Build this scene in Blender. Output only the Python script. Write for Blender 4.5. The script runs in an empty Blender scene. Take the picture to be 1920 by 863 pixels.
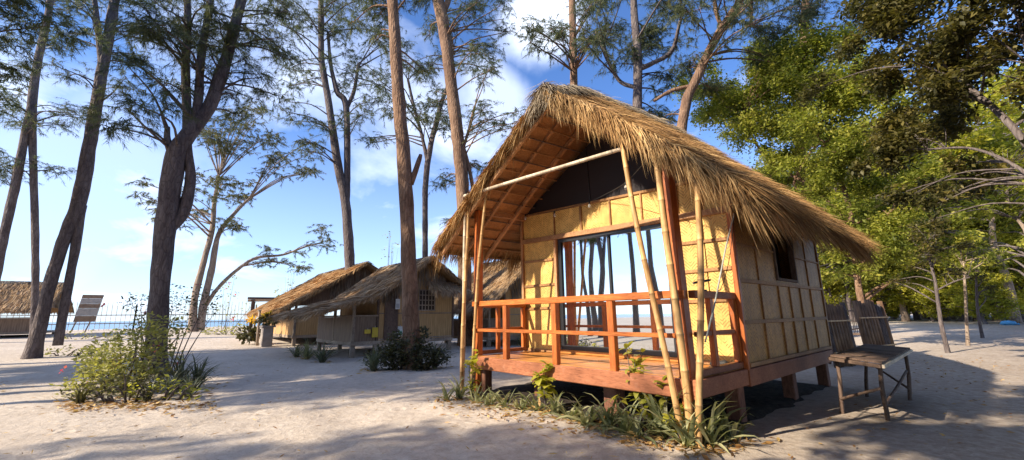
import bpy, bmesh, math, random
import numpy as np
from mathutils import Vector, Matrix, noise
random.seed(7); RNG = np.random.default_rng(7)
SC = bpy.context.scene
R = math.radians

# ------------------------------------------------------------------ camera
Z0 = 0.62                                   # deck height of the main hut above the sand
F = 780.0; PITCH = 0.2027; ROLL = -0.0136; YAW = -0.8556
CAM = Vector((5.986, -4.339, 0.660 + Z0))
fw = Vector((math.sin(YAW)*math.cos(PITCH), math.cos(YAW)*math.cos(PITCH), math.sin(PITCH)))
r0 = Vector((math.cos(YAW), -math.sin(YAW), 0)); u0 = r0.cross(fw)
rt = r0*math.cos(ROLL) + u0*math.sin(ROLL); up = -r0*math.sin(ROLL) + u0*math.cos(ROLL)
cd = bpy.data.cameras.new('camera'); cam = bpy.data.objects.new('camera', cd)
SC.collection.objects.link(cam)
cd.sensor_fit = 'HORIZONTAL'; cd.sensor_width = 36; cd.lens = F/1920*36
cd.clip_start = 0.05; cd.clip_end = 5000
M4 = Matrix((rt, up, -fw)).transposed().to_4x4(); M4.translation = CAM
cam.matrix_world = M4; SC.camera = cam
SC.render.resolution_x = 1024; SC.render.resolution_y = 460

# ------------------------------------------------------------------ sky, sun, exposure
SUN_EL = R(31); SUN_HEAD = R(14)             # light travels towards this heading (from +y towards +x)
w = bpy.data.worlds.new('World'); SC.world = w; w.use_nodes = True
nt = w.node_tree; N = nt.nodes; N.clear()
def wn(t, **k):
    n = N.new(t)
    for a, b in k.items(): setattr(n, a, b)
    return n
sky = wn('ShaderNodeTexSky', sky_type='NISHITA', sun_disc=False, sun_elevation=SUN_EL,
         sun_rotation=math.pi + SUN_HEAD, altitude=0, air_density=1.0, dust_density=0.35, ozone_density=2.2)
tc = wn('ShaderNodeTexCoord'); sep = wn('ShaderNodeSeparateXYZ'); nt.links.new(tc.outputs['Generated'], sep.inputs[0])
mz = wn('ShaderNodeMath', operation='ADD'); mz.inputs[1].default_value = 0.22; nt.links.new(sep.outputs['Z'], mz.inputs[0])
dv = wn('ShaderNodeVectorMath', operation='DIVIDE'); cb = wn('ShaderNodeCombineXYZ')
for i in range(3): nt.links.new(mz.outputs[0], cb.inputs[i])
nt.links.new(tc.outputs['Generated'], dv.inputs[0]); nt.links.new(cb.outputs[0], dv.inputs[1])
mp = wn('ShaderNodeMapping'); mp.inputs['Location'].default_value = (3.1, 0.7, 0); mp.inputs['Scale'].default_value = (1.0, 1.0, 0.4)
nt.links.new(dv.outputs[0], mp.inputs[0])
nz = wn('ShaderNodeTexNoise'); nz.inputs['Scale'].default_value = 1.15; nz.inputs['Detail'].default_value = 7; nz.inputs['Roughness'].default_value = 0.55; nz.inputs['Distortion'].default_value = 0.4
nt.links.new(mp.outputs[0], nz.inputs['Vector'])
cr = wn('ShaderNodeValToRGB'); cr.color_ramp.elements[0].position = 0.47; cr.color_ramp.elements[1].position = 0.70
nt.links.new(nz.outputs['Fac'], cr.inputs[0])
hz = wn('ShaderNodeMapRange'); hz.inputs['From Min'].default_value = 0.02; hz.inputs['From Max'].default_value = 0.42; hz.inputs['To Min'].default_value = 0.34; hz.inputs['To Max'].default_value = 0.0
nt.links.new(sep.outputs['Z'], hz.inputs['Value'])
mxf = wn('ShaderNodeMath', operation='MAXIMUM'); nt.links.new(cr.outputs[0], mxf.inputs[0]); nt.links.new(hz.outputs[0], mxf.inputs[1])
CLOUDS = [((1015,50), 0.0, 0.20, 1.0), ((920,190), 0.0, 0.20, 0.55), ((150,370), 0.0, 0.42, 0.36)]
prev = mxf.outputs[0]
for (qx, qy), ra, rb, am in CLOUDS:           # cumulus banks
    dd = ((qx-960)/F*rt - (qy-431.5)/F*up + fw).normalized(); ds = wn('ShaderNodeVectorMath', operation='DISTANCE'); nt.links.new(tc.outputs['Generated'], ds.inputs[0]); ds.inputs[1].default_value = dd
    rr = wn('ShaderNodeMapRange', interpolation_type='SMOOTHSTEP'); rr.inputs['From Min'].default_value = ra; rr.inputs['From Max'].default_value = rb; rr.inputs['To Min'].default_value = 0.75; rr.inputs['To Max'].default_value = -0.25; nt.links.new(ds.outputs['Value'], rr.inputs['Value'])
    n3 = wn('ShaderNodeTexNoise'); n3.inputs['Scale'].default_value = 6.5; n3.inputs['Detail'].default_value = 6; nt.links.new(tc.outputs['Generated'], n3.inputs['Vector'])
    ad = wn('ShaderNodeMath', operation='ADD'); nt.links.new(rr.outputs[0], ad.inputs[0]); nt.links.new(n3.outputs['Fac'], ad.inputs[1])
    cs = wn('ShaderNodeMapRange', interpolation_type='SMOOTHSTEP'); cs.inputs['From Min'].default_value = 0.58; cs.inputs['From Max'].default_value = 1.15; cs.inputs['To Max'].default_value = am; nt.links.new(ad.outputs[0], cs.inputs['Value'])
    mm = wn('ShaderNodeMath', operation='MAXIMUM'); nt.links.new(prev, mm.inputs[0]); nt.links.new(cs.outputs[0], mm.inputs[1]); prev = mm.outputs[0]
tint = wn('ShaderNodeMixRGB', blend_type='MULTIPLY'); tint.inputs[0].default_value = 1; tint.inputs[2].default_value = (0.72, 0.98, 1.40, 1)
nt.links.new(sky.outputs[0], tint.inputs[1])
mix = wn('ShaderNodeMixRGB'); mix.inputs[2].default_value = (7.8, 8.6, 10.4, 1)
nt.links.new(prev, mix.inputs[0]); nt.links.new(tint.outputs[0], mix.inputs[1])
bg = wn('ShaderNodeBackground'); bg.inputs['Strength'].default_value = 0.105
nt.links.new(mix.outputs[0], bg.inputs[0])
wo = wn('ShaderNodeOutputWorld'); nt.links.new(bg.outputs[0], wo.inputs[0])
sd = bpy.data.lights.new('sun', 'SUN'); sd.energy = 5.0; sd.angle = R(0.5); sd.color = (1.0, 0.88, 0.70)
so = bpy.data.objects.new('sun', sd); SC.collection.objects.link(so)
LD = Vector((math.sin(SUN_HEAD)*math.cos(SUN_EL), math.cos(SUN_HEAD)*math.cos(SUN_EL), -math.sin(SUN_EL)))
so.rotation_euler = LD.to_track_quat('-Z', 'Y').to_euler(); so.location = (0, -20, 30)
SC.view_settings.view_transform = 'Standard'; SC.view_settings.look = 'None'; SC.view_settings.gamma = 1
SC.view_settings.exposure = 0.85
SC.view_settings.use_curve_mapping = False
SC.render.engine = 'CYCLES'

# ------------------------------------------------------------------ pixel helpers (pixels of the 1920 px photograph)
def ray(x, y): x = float(x); y = float(y); return (x-960)/F*rt - (y-431.5)/F*up + fw
def ss(t): t = min(1.0, max(0.0, t)); return t*t*(3-2*t)
def gz(x, y):
    a = 0.6*ss((-x-5)/30); b = 0.5*ss((y-7)/30)
    h = max(a, b) + 0.25*min(a, b)
    if x < -44: h -= 2.0*ss((-x-44)/22)
    d = math.hypot(x-2, y-0)
    if d < 30: h += 0.03*noise.noise((x*0.22, y*0.22, 3.0))
    return h
def gp(x, y):                                # where a pixel's ray meets the ground
    d = ray(x, y); t = 3.0
    for _ in range(60):
        p = CAM + d*t; g = gz(p.x, p.y)
        t2 = (g-CAM.z)/d.z if d.z < -1e-4 else 120
        t = 0.5*t + 0.5*min(max(t2, 0.5), 160)
    p = CAM + d*t; return Vector((p.x, p.y, gz(p.x, p.y)))
def onax(x, y, ax, v):
    d = ray(x, y); t = (v-CAM[ax])/d[ax]; return CAM + d*t
def onvert(x, y, base):                      # upright plane through base that faces the camera
    n = Vector((base.x-CAM.x, base.y-CAM.y, 0)); n.normalize()
    d = ray(x, y); t = (base-CAM).dot(n)/d.dot(n); return CAM + d*t
def depth(p): return (p-CAM).dot(fw)
def refl_ground(x, y, D=1.26):               # ground point seen mirrored in the glass door
    d = ray(x, y); t = (D-CAM.y)/d.y; h = CAM + d*t; d2 = Vector((d.x, -d.y, d.z))
    t = -h.z/d2.z; return h + d2*t

# ------------------------------------------------------------------ objects
COL = SC.collection
def tag(o, label=None, cat=None, group=None, kind=None):
    if label: o['label'] = label
    if cat: o['category'] = cat
    if group: o['group'] = group
    if kind: o['kind'] = kind
    return o
def empty(name, loc, rz=0):
    o = bpy.data.objects.new(name, None); COL.objects.link(o); o.empty_display_size = 0.1
    o.location = loc; o.rotation_euler = (0, 0, rz); return o
def npmesh(name, V, T, var=None, smooth=False):
    V = np.asarray(V, dtype=np.float32); T = np.asarray(T, dtype=np.int32)
    me = bpy.data.meshes.new(name)
    k = T.shape[1]
    me.vertices.add(len(V)); me.vertices.foreach_set('co', V.ravel())
    me.loops.add(T.size); me.loops.foreach_set('vertex_index', T.ravel())
    me.polygons.add(len(T)); me.polygons.foreach_set('loop_start', np.arange(0, T.size, k, dtype=np.int32))
    me.update(calc_edges=True)
    if smooth: me.polygons.foreach_set('use_smooth', np.ones(len(T), dtype=bool))
    if var is not None:
        a = me.attributes.new('var', 'FLOAT', 'POINT'); a.data.foreach_set('value', np.asarray(var, dtype=np.float32))
    return me
class MB:
    def __init__(s): s.v = []; s.f = []; s.var = []; s.cv = 0.5
    def add(s, vs, fs):
        o = len(s.v); s.v += [tuple(v) for v in vs]; s.f += [tuple(o+i for i in f) for f in fs]; s.var += [s.cv]*len(vs)
    def box(s, a, b):
        x0, y0, z0 = a; x1, y1, z1 = b
        s.add([(x0,y0,z0),(x1,y0,z0),(x1,y1,z0),(x0,y1,z0),(x0,y0,z1),(x1,y0,z1),(x1,y1,z1),(x0,y1,z1)],
              [(0,3,2,1),(4,5,6,7),(0,1,5,4),(1,2,6,5),(2,3,7,6),(3,0,4,7)])
    def cbox(s, a, b, c=0.006):              # box with chamfered edges
        m = [(a[i]+b[i])/2 for i in range(3)]; h = [abs(b[i]-a[i])/2 for i in range(3)]
        s.obox(Vector(m), Vector((1,0,0)), Vector((0,1,0)), Vector((0,0,1)), h, c)
    def obox(s, m, ex, ey, ez, h, c=0.006):
        c = min(c, min(h)*0.45); bm = []; idx = {}
        for sx in (-1,1):
            for sy in (-1,1):
                for sz in (-1,1):
                    for k in range(3):
                        q = [sx*h[0], sy*h[1], sz*h[2]]
                        for j in range(3):
                            if j != k: q[j] -= (sx,sy,sz)[j]*c
                        idx[(sx,sy,sz,k)] = len(bm); bm.append(m + ex*q[0] + ey*q[1] + ez*q[2])
        fs = []
        for k in range(3):
            o = [j for j in range(3) if j != k]
            for sg in (-1,1):
                qs = []
                for e in ((-1,-1),(1,-1),(1,1),(-1,1)):
                    q = [0,0,0]; q[k] = sg; q[o[0]] = e[0]; q[o[1]] = e[1]; qs.append(idx[(q[0],q[1],q[2],k)])
                fs.append(qs)
        for k in range(3):                    # edges along axis k
            o = [j for j in range(3) if j != k]
            for e in ((-1,-1),(1,-1),(1,1),(-1,1)):
                q = [0,0,0]; q[o[0]] = e[0]; q[o[1]] = e[1]
                a1 = list(q); a1[k] = -1; b1 = list(q); b1[k] = 1
                fs.append([idx[(*a1,o[0])], idx[(*b1,o[0])], idx[(*b1,o[1])], idx[(*a1,o[1])]])
        for sx in (-1,1):
            for sy in (-1,1):
                for sz in (-1,1): fs.append([idx[(sx,sy,sz,k)] for k in range(3)])
        s.add(bm, fs)
    def bar(s, p, q, w, h, c=0.004, upv=None):   # chamfered bar from p to q
        p = Vector(p); q = Vector(q); ex = (q-p); L = ex.length; ex.normalize()
        u = Vector(upv) if upv is not None else Vector((0,0,1))
        if abs(ex.dot(u)) > 0.98: u = Vector((0,1,0))
        ey = u.cross(ex).normalized(); ez = ex.cross(ey)
        s.obox((p+q)/2, ex, ey, ez, [L/2, w/2, h/2], c)
    def slab(s, quad, th):                   # quad pushed by vector th
        n = len(quad); th = Vector(th); q = [Vector(v) for v in quad]
        s.add(q + [v+th for v in q], [tuple(range(n))[::-1], tuple(range(n, 2*n))] + [(i, (i+1) % n, n+(i+1) % n, n+i) for i in range(n)])
    def tube(s, pts, rad, n=8, cap=True, rough=0.0):
        pts = [Vector(p) for p in pts]; m = len(pts); vs = []; fs = []
        ref = Vector((0.3, 0.9, 0.1))
        for i, p in enumerate(pts):
            t = (pts[min(i+1, m-1)] - pts[max(i-1, 0)])
            if t.length < 1e-9: t = Vector((0,0,1))
            t.normalize(); a = t.cross(ref)
            if a.length < 0.1: a = t.cross(Vector((1,0,0)))
            a.normalize(); b = t.cross(a); r = rad[i] if hasattr(rad, '__len__') else rad
            for k in range(n):
                th = 2*math.pi*k/n; rr = r
                if rough: rr = r*(1+rough*noise.noise((p.x*3+math.cos(th)*1.3, p.y*3+math.sin(th)*1.3, p.z*1.7)))
                vs.append(p + a*(rr*math.cos(th)) + b*(rr*math.sin(th)))
        for i in range(m-1):
            for k in range(n): fs.append((i*n+k, i*n+(k+1) % n, (i+1)*n+(k+1) % n, (i+1)*n+k))
        if cap: fs += [tuple(range(n))[::-1], tuple(range((m-1)*n, m*n))]
        s.add(vs, fs)
    def mesh(s, name, smooth=False):
        me = bpy.data.meshes.new(name); me.from_pydata(s.v, [], s.f); me.update()
        if smooth: me.polygons.foreach_set('use_smooth', [True]*len(me.polygons))
        a = me.attributes.new('var', 'FLOAT', 'POINT'); a.data.foreach_set('value', s.var)
        bm = bmesh.new(); bm.from_mesh(me); bmesh.ops.recalc_face_normals(bm, faces=bm.faces); bm.to_mesh(me); bm.free()
        return me
    def build(s, name, mat, parent=None, smooth=False):
        return mobj(name, s.mesh(name, smooth), mat, parent)
def mobj(name, me, mat, parent=None):
    if mat and not me.materials: me.materials.append(mat)
    o = bpy.data.objects.new(name, me); COL.objects.link(o)
    if parent: o.parent = parent
    return o
def smoothpath(pts, k=6):                    # Catmull-Rom through (x,y,z,r) tuples
    P = [np.array(p, float) for p in pts]; P = [2*P[0]-P[1]] + P + [2*P[-1]-P[-2]]; out = []
    for i in range(1, len(P)-2):
        for j in range(k):
            t = j/k; a, b, c, d = P[i-1], P[i], P[i+1], P[i+2]
            out.append(0.5*((2*b)+(c-a)*t+(2*a-5*b+4*c-d)*t*t+(3*b-a-3*c+d)*t**3))
    out.append(P[-2]); return out

# ------------------------------------------------------------------ materials
MATS = {}
class MT:
    def __init__(s, name):
        s.m = bpy.data.materials.new(name); s.m.use_nodes = True; s.t = s.m.node_tree; s.n = s.t.nodes; s.l = s.t.links
        s.p = s.n['Principled BSDF']; s.out = s.n['Material Output']; MATS[name] = s.m
    def nd(s, t, **k):
        n = s.n.new(t)
        for a, b in k.items():
            if a in ('op', 'operation'): n.operation = b
            else: setattr(n, a, b)
        return n
    def link(s, a, b): s.l.new(a, b)
    def coord(s, scale=(1,1,1), rot=(0,0,0)):
        t = s.nd('ShaderNodeTexCoord'); m = s.nd('ShaderNodeMapping'); m.inputs['Scale'].default_value = scale; m.inputs['Rotation'].default_value = rot
        s.link(t.outputs['Object'], m.inputs[0]); return m.outputs[0]
    def noise(s, vec, scale, detail=4, rough=0.55, dist=0):
        n = s.nd('ShaderNodeTexNoise'); n.inputs['Scale'].default_value = scale; n.inputs['Detail'].default_value = detail
        n.inputs['Roughness'].default_value = rough; n.inputs['Distortion'].default_value = dist; s.link(vec, n.inputs['Vector']); return n.outputs['Fac']
    def ramp(s, fac, stops):
        r = s.nd('ShaderNodeValToRGB'); e = r.color_ramp.elements
        while len(e) < len(stops): e.new(0.5)
        for i, (p, c) in enumerate(stops): e[i].position = p; e[i].color = (*c, 1) if len(c) == 3 else c
        s.link(fac, r.inputs[0]); return r.outputs[0]
    def mul(s, a, b, fac=1.0, mode='MULTIPLY'):
        m = s.nd('ShaderNodeMixRGB', blend_type=mode); m.inputs[0].default_value = fac
        for i, x in ((1, a), (2, b)):
            if isinstance(x, tuple): m.inputs[i].default_value = (*x, 1)
            else: s.link(x, m.inputs[i])
        return m.outputs[0]
    def math(s, op, a, b=None):
        m = s.nd('ShaderNodeMath', op=op)
        for i, x in enumerate((a, b)):
            if x is None: continue
            if isinstance(x, (int, float)): m.inputs[i].default_value = x
            else: s.link(x, m.inputs[i])
        return m.outputs[0]
    def var(s, amt=0.5):                      # brightness from the per-piece attribute
        a = s.nd('ShaderNodeAttribute', attribute_name='var'); r = s.nd('ShaderNodeMapRange')
        r.inputs['To Min'].default_value = 1-amt; r.inputs['To Max'].default_value = 1+amt; s.link(a.outputs['Fac'], r.inputs['Value']); return r.outputs[0]
    def objrand(s, amt=0.15):
        a = s.nd('ShaderNodeObjectInfo'); r = s.nd('ShaderNodeMapRange'); r.inputs['To Min'].default_value = 1-amt; r.inputs['To Max'].default_value = 1+amt
        s.link(a.outputs['Random'], r.inputs['Value']); return r.outputs[0]
    def fin(s, col, rough=0.7, bump=None, bs=0.3, bd=0.01, spec=0.3):
        if isinstance(col, tuple): s.p.inputs['Base Color'].default_value = (*col, 1)
        else: s.link(col, s.p.inputs['Base Color'])
        if isinstance(rough, (int, float)): s.p.inputs['Roughness'].default_value = rough
        else: s.link(rough, s.p.inputs['Roughness'])
        s.p.inputs['Specular IOR Level'].default_value = spec
        if bump is not None:
            b = s.nd('ShaderNodeBump'); b.inputs['Strength'].default_value = bs; b.inputs['Distance'].default_value = bd
            s.link(bump, b.inputs['Height']); s.link(b.outputs[0], s.p.inputs['Normal'])
        return s.m
def wood(name, c1, c2, scale=(1,1,1), rough=0.45, grain=1.0):
    m = MT(name); v = m.coord(scale); n = m.noise(v, 6*grain, 6, 0.6, 1.2); n2 = m.noise(m.coord((1,1,1)), 1.7, 3)
    c = m.ramp(n, [(0.3, c1), (0.7, c2)]); wr = m.noise(m.coord((1,1,1)), 7.0, 6, 0.7); c = m.mul(c, m.ramp(wr, [(0.60, (0,0,0)), (0.78, (0.10,0.085,0.07))]), 1.0, 'ADD'); c = m.mul(c, m.ramp(n2, [(0.3, (0.62,0.6,0.6)), (0.7, (1.15,1.15,1.15))])); c = m.mul(c, m.ramp(m.noise(v, 18*grain, 4, 0.7), [(0.32, (0.62,0.58,0.55)), (0.5, (1.03,1.03,1.03))])); c = m.mul(c, m.objrand(0.16))
    return m.fin(c, rough, n, 0.25, 0.004)
WX = wood('varnished_wood_x', (0.36,0.09,0.018), (0.64,0.20,0.042), (0.6,6,6))
WY = wood('varnished_wood_y', (0.36,0.09,0.018), (0.64,0.20,0.042), (6,0.6,6))
WZ = wood('varnished_wood_z', (0.33,0.08,0.018), (0.60,0.18,0.04), (6,6,0.6))
FLOOR = wood('deck_wood', (0.40,0.15,0.035), (0.70,0.31,0.08), (0.5,7,7), 0.42)
BEAM = wood('brown_beam', (0.26,0.09,0.04), (0.40,0.155,0.075), (0.8,3,5), 0.6)
BATTEN = wood('batten_wood', (0.30,0.15,0.06), (0.46,0.25,0.10), (3,3,3), 0.65)
RAFT = wood('rafter_wood', (0.38,0.19,0.085), (0.56,0.31,0.15), (3,3,3), 0.65)
DARKW = wood('dark_weathered_wood', (0.10,0.065,0.05), (0.22,0.15,0.11), (4,4,1), 0.8)
GREYW = wood('grey_weathered_wood', (0.24,0.18,0.13), (0.42,0.34,0.26), (4,4,1.2), 0.8)
STILT = wood('stilt_wood', (0.16,0.065,0.04), (0.27,0.125,0.075), (4,4,1), 0.75)
def bamboo_mat(name, c1, c2, c3):
    m = MT(name); v = m.coord((14,14,1.2)); n = m.noise(v, 2.2, 5, 0.6); n2 = m.noise(m.coord((1,1,1)), 3.5, 4)
    c = m.ramp(n, [(0.28, c1), (0.52, c2), (0.75, c3)]); c = m.mul(c, m.ramp(n2, [(0.32, (0.62,0.58,0.55)), (0.55, (1.05,1.03,1.0))]))
    c = m.mul(c, m.var(0.6)); return m.fin(c, 0.5, n, 0.2, 0.004)
BAMBOO = bamboo_mat('bamboo_pole', (0.28,0.15,0.06), (0.54,0.33,0.14), (0.68,0.48,0.24))
BAMBOOG = bamboo_mat('bamboo_grey', (0.40,0.33,0.24), (0.58,0.49,0.37), (0.70,0.62,0.50))
BAMBOOD = bamboo_mat('bamboo_dark', (0.10,0.06,0.04), (0.22,0.13,0.075), (0.36,0.22,0.12))
def weave(name, base, dark, a=0.075, b=0.036):
    m = MT(name); t = m.nd('ShaderNodeTexCoord'); s = m.nd('ShaderNodeSeparateXYZ'); m.link(t.outputs['Object'], s.inputs[0])
    u = m.math('ADD', s.outputs[0], s.outputs[1]); v = s.outputs[2]
    wob = m.noise(t.outputs['Object'], 5, 2); v = m.math('ADD', v, m.math('MULTIPLY', wob, 0.03))
    tri = m.math('ABSOLUTE', m.math('SUBTRACT', m.math('MODULO', m.math('ADD', u, 40.0), 2*a), a))
    st = m.math('FRACT', m.math('DIVIDE', m.math('ADD', m.math('ADD', v, 10.0), tri), b))
    line = m.math('LESS_THAN', st, 0.26)
    cell = m.nd('ShaderNodeTexNoise'); cell.inputs['Scale'].default_value = 13; cell.inputs['Detail'].default_value = 2; m.link(t.outputs['Object'], cell.inputs['Vector'])
    big = m.noise(t.outputs['Object'], 2.3, 3)
    msk = m.math('GREATER_THAN', m.math('ADD', cell.outputs['Fac'], m.math('MULTIPLY', big, 0.5)), 0.73)
    dk = m.math('MULTIPLY', line, msk)
    soft = m.ramp(st, [(0.0, (0.80,0.78,0.74)), (0.35, (1.0,1.0,1.0)), (1.0, (0.94,0.93,0.9))])
    strip = m.noise(m.coord((60,60,6)), 1.0, 3); blotch = m.noise(t.outputs['Object'], 4.0, 4, 0.6)
    c = m.mul(base, soft); c = m.mul(c, m.ramp(blotch, [(0.3, (0.78,0.72,0.62)), (0.65, (1.08,1.06,1.0))])); c = m.mul(c, m.ramp(strip, [(0.3, (0.84,0.82,0.78)), (0.7, (1.08,1.08,1.06))]))
    mx = m.nd('ShaderNodeMixRGB'); m.link(dk, mx.inputs[0]); m.link(c, mx.inputs[1]); mx.inputs[2].default_value = (*dark, 1)
    c = m.mul(mx.outputs[0], m.objrand(0.10))
    return m.fin(c, 0.55, m.math('SUBTRACT', st, m.math('MULTIPLY', dk, 1.2)), 0.35, 0.004)
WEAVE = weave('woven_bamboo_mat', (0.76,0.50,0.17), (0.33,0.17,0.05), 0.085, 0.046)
WEAVE_SHADE = weave('woven_bamboo_mat_shaded', (0.50,0.265,0.065), (0.17,0.075,0.025), 0.09, 0.05)  # same mat, darkened to put the side wall's shade into the colour
def slats(name, c1, c2):                      # fine split-bamboo wall of the far huts
    m = MT(name); t = m.nd('ShaderNodeTexCoord'); s = m.nd('ShaderNodeSeparateXYZ'); m.link(t.outputs['Object'], s.inputs[0])
    u = m.math('ADD', s.outputs[0], s.outputs[1]); st = m.math('FRACT', m.math('MULTIPLY', u, 11.0))
    n = m.noise(m.coord((9,9,1.0)), 2.2, 4); c = m.ramp(n, [(0.3, c1), (0.7, c2)])
    c = m.mul(c, m.ramp(st, [(0.0, (0.45,0.42,0.4)), (0.14, (1,1,1)), (0.9, (0.92,0.92,0.92))])); c = m.mul(c, m.objrand(0.12))
    return m.fin(c, 0.65, st, 0.35, 0.006)
SLAT = slats('split_bamboo_wall', (0.40,0.235,0.095), (0.60,0.375,0.165))
SLATG = slats('split_bamboo_grey', (0.15,0.10,0.07), (0.27,0.19,0.13))
def straw(name, c1, c2, c3, amt=0.45):
    m = MT(name); n = m.noise(m.coord((1,1,1)), 2.0, 4); a = m.nd('ShaderNodeAttribute', attribute_name='var')
    c = m.ramp(a.outputs['Fac'], [(0.0, c1), (0.5, c2), (1.0, c3)]); c = m.mul(c, m.ramp(n, [(0.3, (0.68,0.66,0.64)), (0.66, (1.1,1.1,1.1))]))
    gy = m.noise(m.coord((1,1,1)), 0.8, 4); c = m.mul(c, m.ramp(gy, [(0.40, (0.80,0.84,0.92)), (0.58, (1.0,1.0,1.0))]))
    return m.fin(c, 0.75, spec=0.15)
STRAW = straw('straw', (0.17,0.085,0.036), (0.43,0.245,0.10), (0.68,0.455,0.21))
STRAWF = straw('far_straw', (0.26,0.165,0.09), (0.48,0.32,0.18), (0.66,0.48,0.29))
STRAWO = straw('sunlit_straw', (0.26,0.14,0.06), (0.52,0.30,0.13), (0.70,0.46,0.23))  # orange sunlight on the open hut's roof is mixed into this straw colour
STRAWG = straw('ridge_straw', (0.24,0.185,0.125), (0.42,0.34,0.24), (0.60,0.50,0.37))
def thatchbase(name, c1, c2, stretch):
    m = MT(name); n = m.noise(m.coord(stretch), 3.0, 6, 0.65); n2 = m.noise(m.coord((1,1,1)), 0.9, 3)
    c = m.ramp(n, [(0.3, c1), (0.7, c2)]); c = m.mul(c, m.ramp(n2, [(0.3, (0.75,0.73,0.7)), (0.7, (1.1,1.1,1.1))]))
    return m.fin(c, 0.85, n, 0.8, 0.03, 0.1)
TBASE = thatchbase('thatch_body', (0.18,0.09,0.036), (0.42,0.235,0.095), (3,14,3))
TBASEF = thatchbase('thatch_body_far', (0.24,0.14,0.065), (0.52,0.33,0.16), (14,2.5,3))
NIPA = wood('nipa_shingle', (0.34,0.16,0.062), (0.54,0.285,0.12), (9,2,9), 0.8)
BLACKP = MT('black_gable_cloth'); BLACKP = BLACKP.fin((0.022,0.016,0.018), 0.7)
BLACKM = MT('black_metal'); BLACKM = BLACKM.fin((0.016,0.017,0.02), 0.35, spec=0.5)
DARKIN = MT('dark_interior'); DARKIN = DARKIN.fin((0.05,0.035,0.025), 0.9)
def glass():
    m = MT('mirror_film_glass'); g = m.nd('ShaderNodeBsdfGlossy'); g.inputs['Roughness'].default_value = 0.015; g.inputs['Color'].default_value = (0.80,0.83,0.86,1)
    n = m.noise(m.coord((1,1,1)), 1.4, 2); b = m.nd('ShaderNodeBump'); b.inputs['Strength'].default_value = 0.02; b.inputs['Distance'].default_value = 0.01; m.link(n, b.inputs['Height']); m.link(b.outputs[0], g.inputs['Normal'])
    m.p.inputs['Base Color'].default_value = (0.03,0.035,0.04,1); m.p.inputs['Roughness'].default_value = 0.1
    x = m.nd('ShaderNodeMixShader'); x.inputs[0].default_value = 0.85; m.link(m.p.outputs[0], x.inputs[1]); m.link(g.outputs[0], x.inputs[2]); m.link(x.outputs[0], m.out.inputs[0]); return m.m
GLASS = glass()
def bulbm():
    m = MT('bulb_glass'); m.p.inputs['Base Color'].default_value = (0.85,0.85,0.82,1); m.p.inputs['Roughness'].default_value = 0.08; m.p.inputs['Transmission Weight'].default_value = 0.6; return m.m
BULB = bulbm()
def leafm(name, c1, c2, c3, trans=0.35, rough=0.5):
    m = MT(name); a = m.nd('ShaderNodeAttribute', attribute_name='var'); c = m.ramp(a.outputs['Fac'], [(0.0, c1), (0.5, c2), (1.0, c3)])
    m.link(c, m.p.inputs['Base Color']); m.p.inputs['Roughness'].default_value = rough; m.p.inputs['Specular IOR Level'].default_value = 0.3
    t = m.nd('ShaderNodeBsdfTranslucent'); m.link(m.mul(c, (1.3,1.35,0.7)), t.inputs[0])
    x = m.nd('ShaderNodeMixShader'); x.inputs[0].default_value = trans; m.link(m.p.outputs[0], x.inputs[1]); m.link(t.outputs[0], x.inputs[2]); m.link(x.outputs[0], m.out.inputs[0]); return m.m
NEEDLE = leafm('casuarina_needles', (0.045,0.062,0.042), (0.095,0.115,0.062), (0.21,0.205,0.09), 0.35)
NEEDLEY = leafm('casuarina_needles_dry', (0.06,0.07,0.04), (0.12,0.125,0.055), (0.24,0.20,0.085), 0.3)
LEAFG = leafm('broad_leaf', (0.11,0.135,0.025), (0.27,0.29,0.05), (0.50,0.45,0.09), 0.5)
LEAFD = leafm('broad_leaf_dark', (0.040,0.042,0.016), (0.095,0.085,0.025), (0.24,0.19,0.05), 0.35)
LEAFY = leafm('yellow_leaf', (0.16,0.18,0.025), (0.38,0.37,0.05), (0.60,0.52,0.08), 0.5)
LILY = leafm('lily_leaf', (0.10,0.115,0.055), (0.25,0.265,0.13), (0.48,0.45,0.25), 0.3, 0.4)
DRY = leafm('dry_leaf', (0.20,0.09,0.03), (0.38,0.21,0.07), (0.55,0.38,0.15), 0.2)
SHRUBD = leafm('dark_shrub_leaf', (0.035,0.035,0.025), (0.075,0.07,0.035), (0.16,0.14,0.05), 0.3)
PINK = leafm('pink_flower', (0.50,0.05,0.10), (0.65,0.10,0.16), (0.75,0.25,0.25), 0.4)
YELLOWF = leafm('yellow_flower', (0.75,0.42,0.03), (0.85,0.52,0.05), (0.9,0.62,0.08), 0.4)
def bark(name, c1, c2, c3):
    m = MT(name); v = m.coord((1,1,0.28)); n = m.noise(v, 9, 8, 0.68, 0.6); vo = m.nd('ShaderNodeTexVoronoi', feature='DISTANCE_TO_EDGE'); vo.inputs['Scale'].default_value = 13
    m.link(v, vo.inputs['Vector']); n2 = m.noise(m.coord((1,1,0.6)), 1.6, 3); c = m.ramp(n, [(0.25, c1), (0.52, c2), (0.78, c3)])
    cr = m.ramp(vo.outputs['Distance'], [(0.0, (0.5,0.48,0.46)), (0.09, (1,1,1))]); c = m.mul(c, cr, 0.7); c = m.mul(c, m.ramp(n2, [(0.35, (0.75,0.72,0.72)), (0.65, (1.12,1.1,1.05))]))
    return m.fin(c, 0.9, m.math('ADD', n, m.math('MULTIPLY', vo.outputs['Distance'], 1.5)), 0.9, 0.03, 0.15)
BARK = bark('bark_brown', (0.13,0.08,0.055), (0.27,0.17,0.115), (0.40,0.28,0.20))
BARKD = bark('bark_grey', (0.085,0.07,0.07), (0.165,0.138,0.135), (0.27,0.235,0.225))
BARKL = bark('bark_pale', (0.20,0.15,0.12), (0.34,0.27,0.215), (0.48,0.40,0.33))
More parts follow.
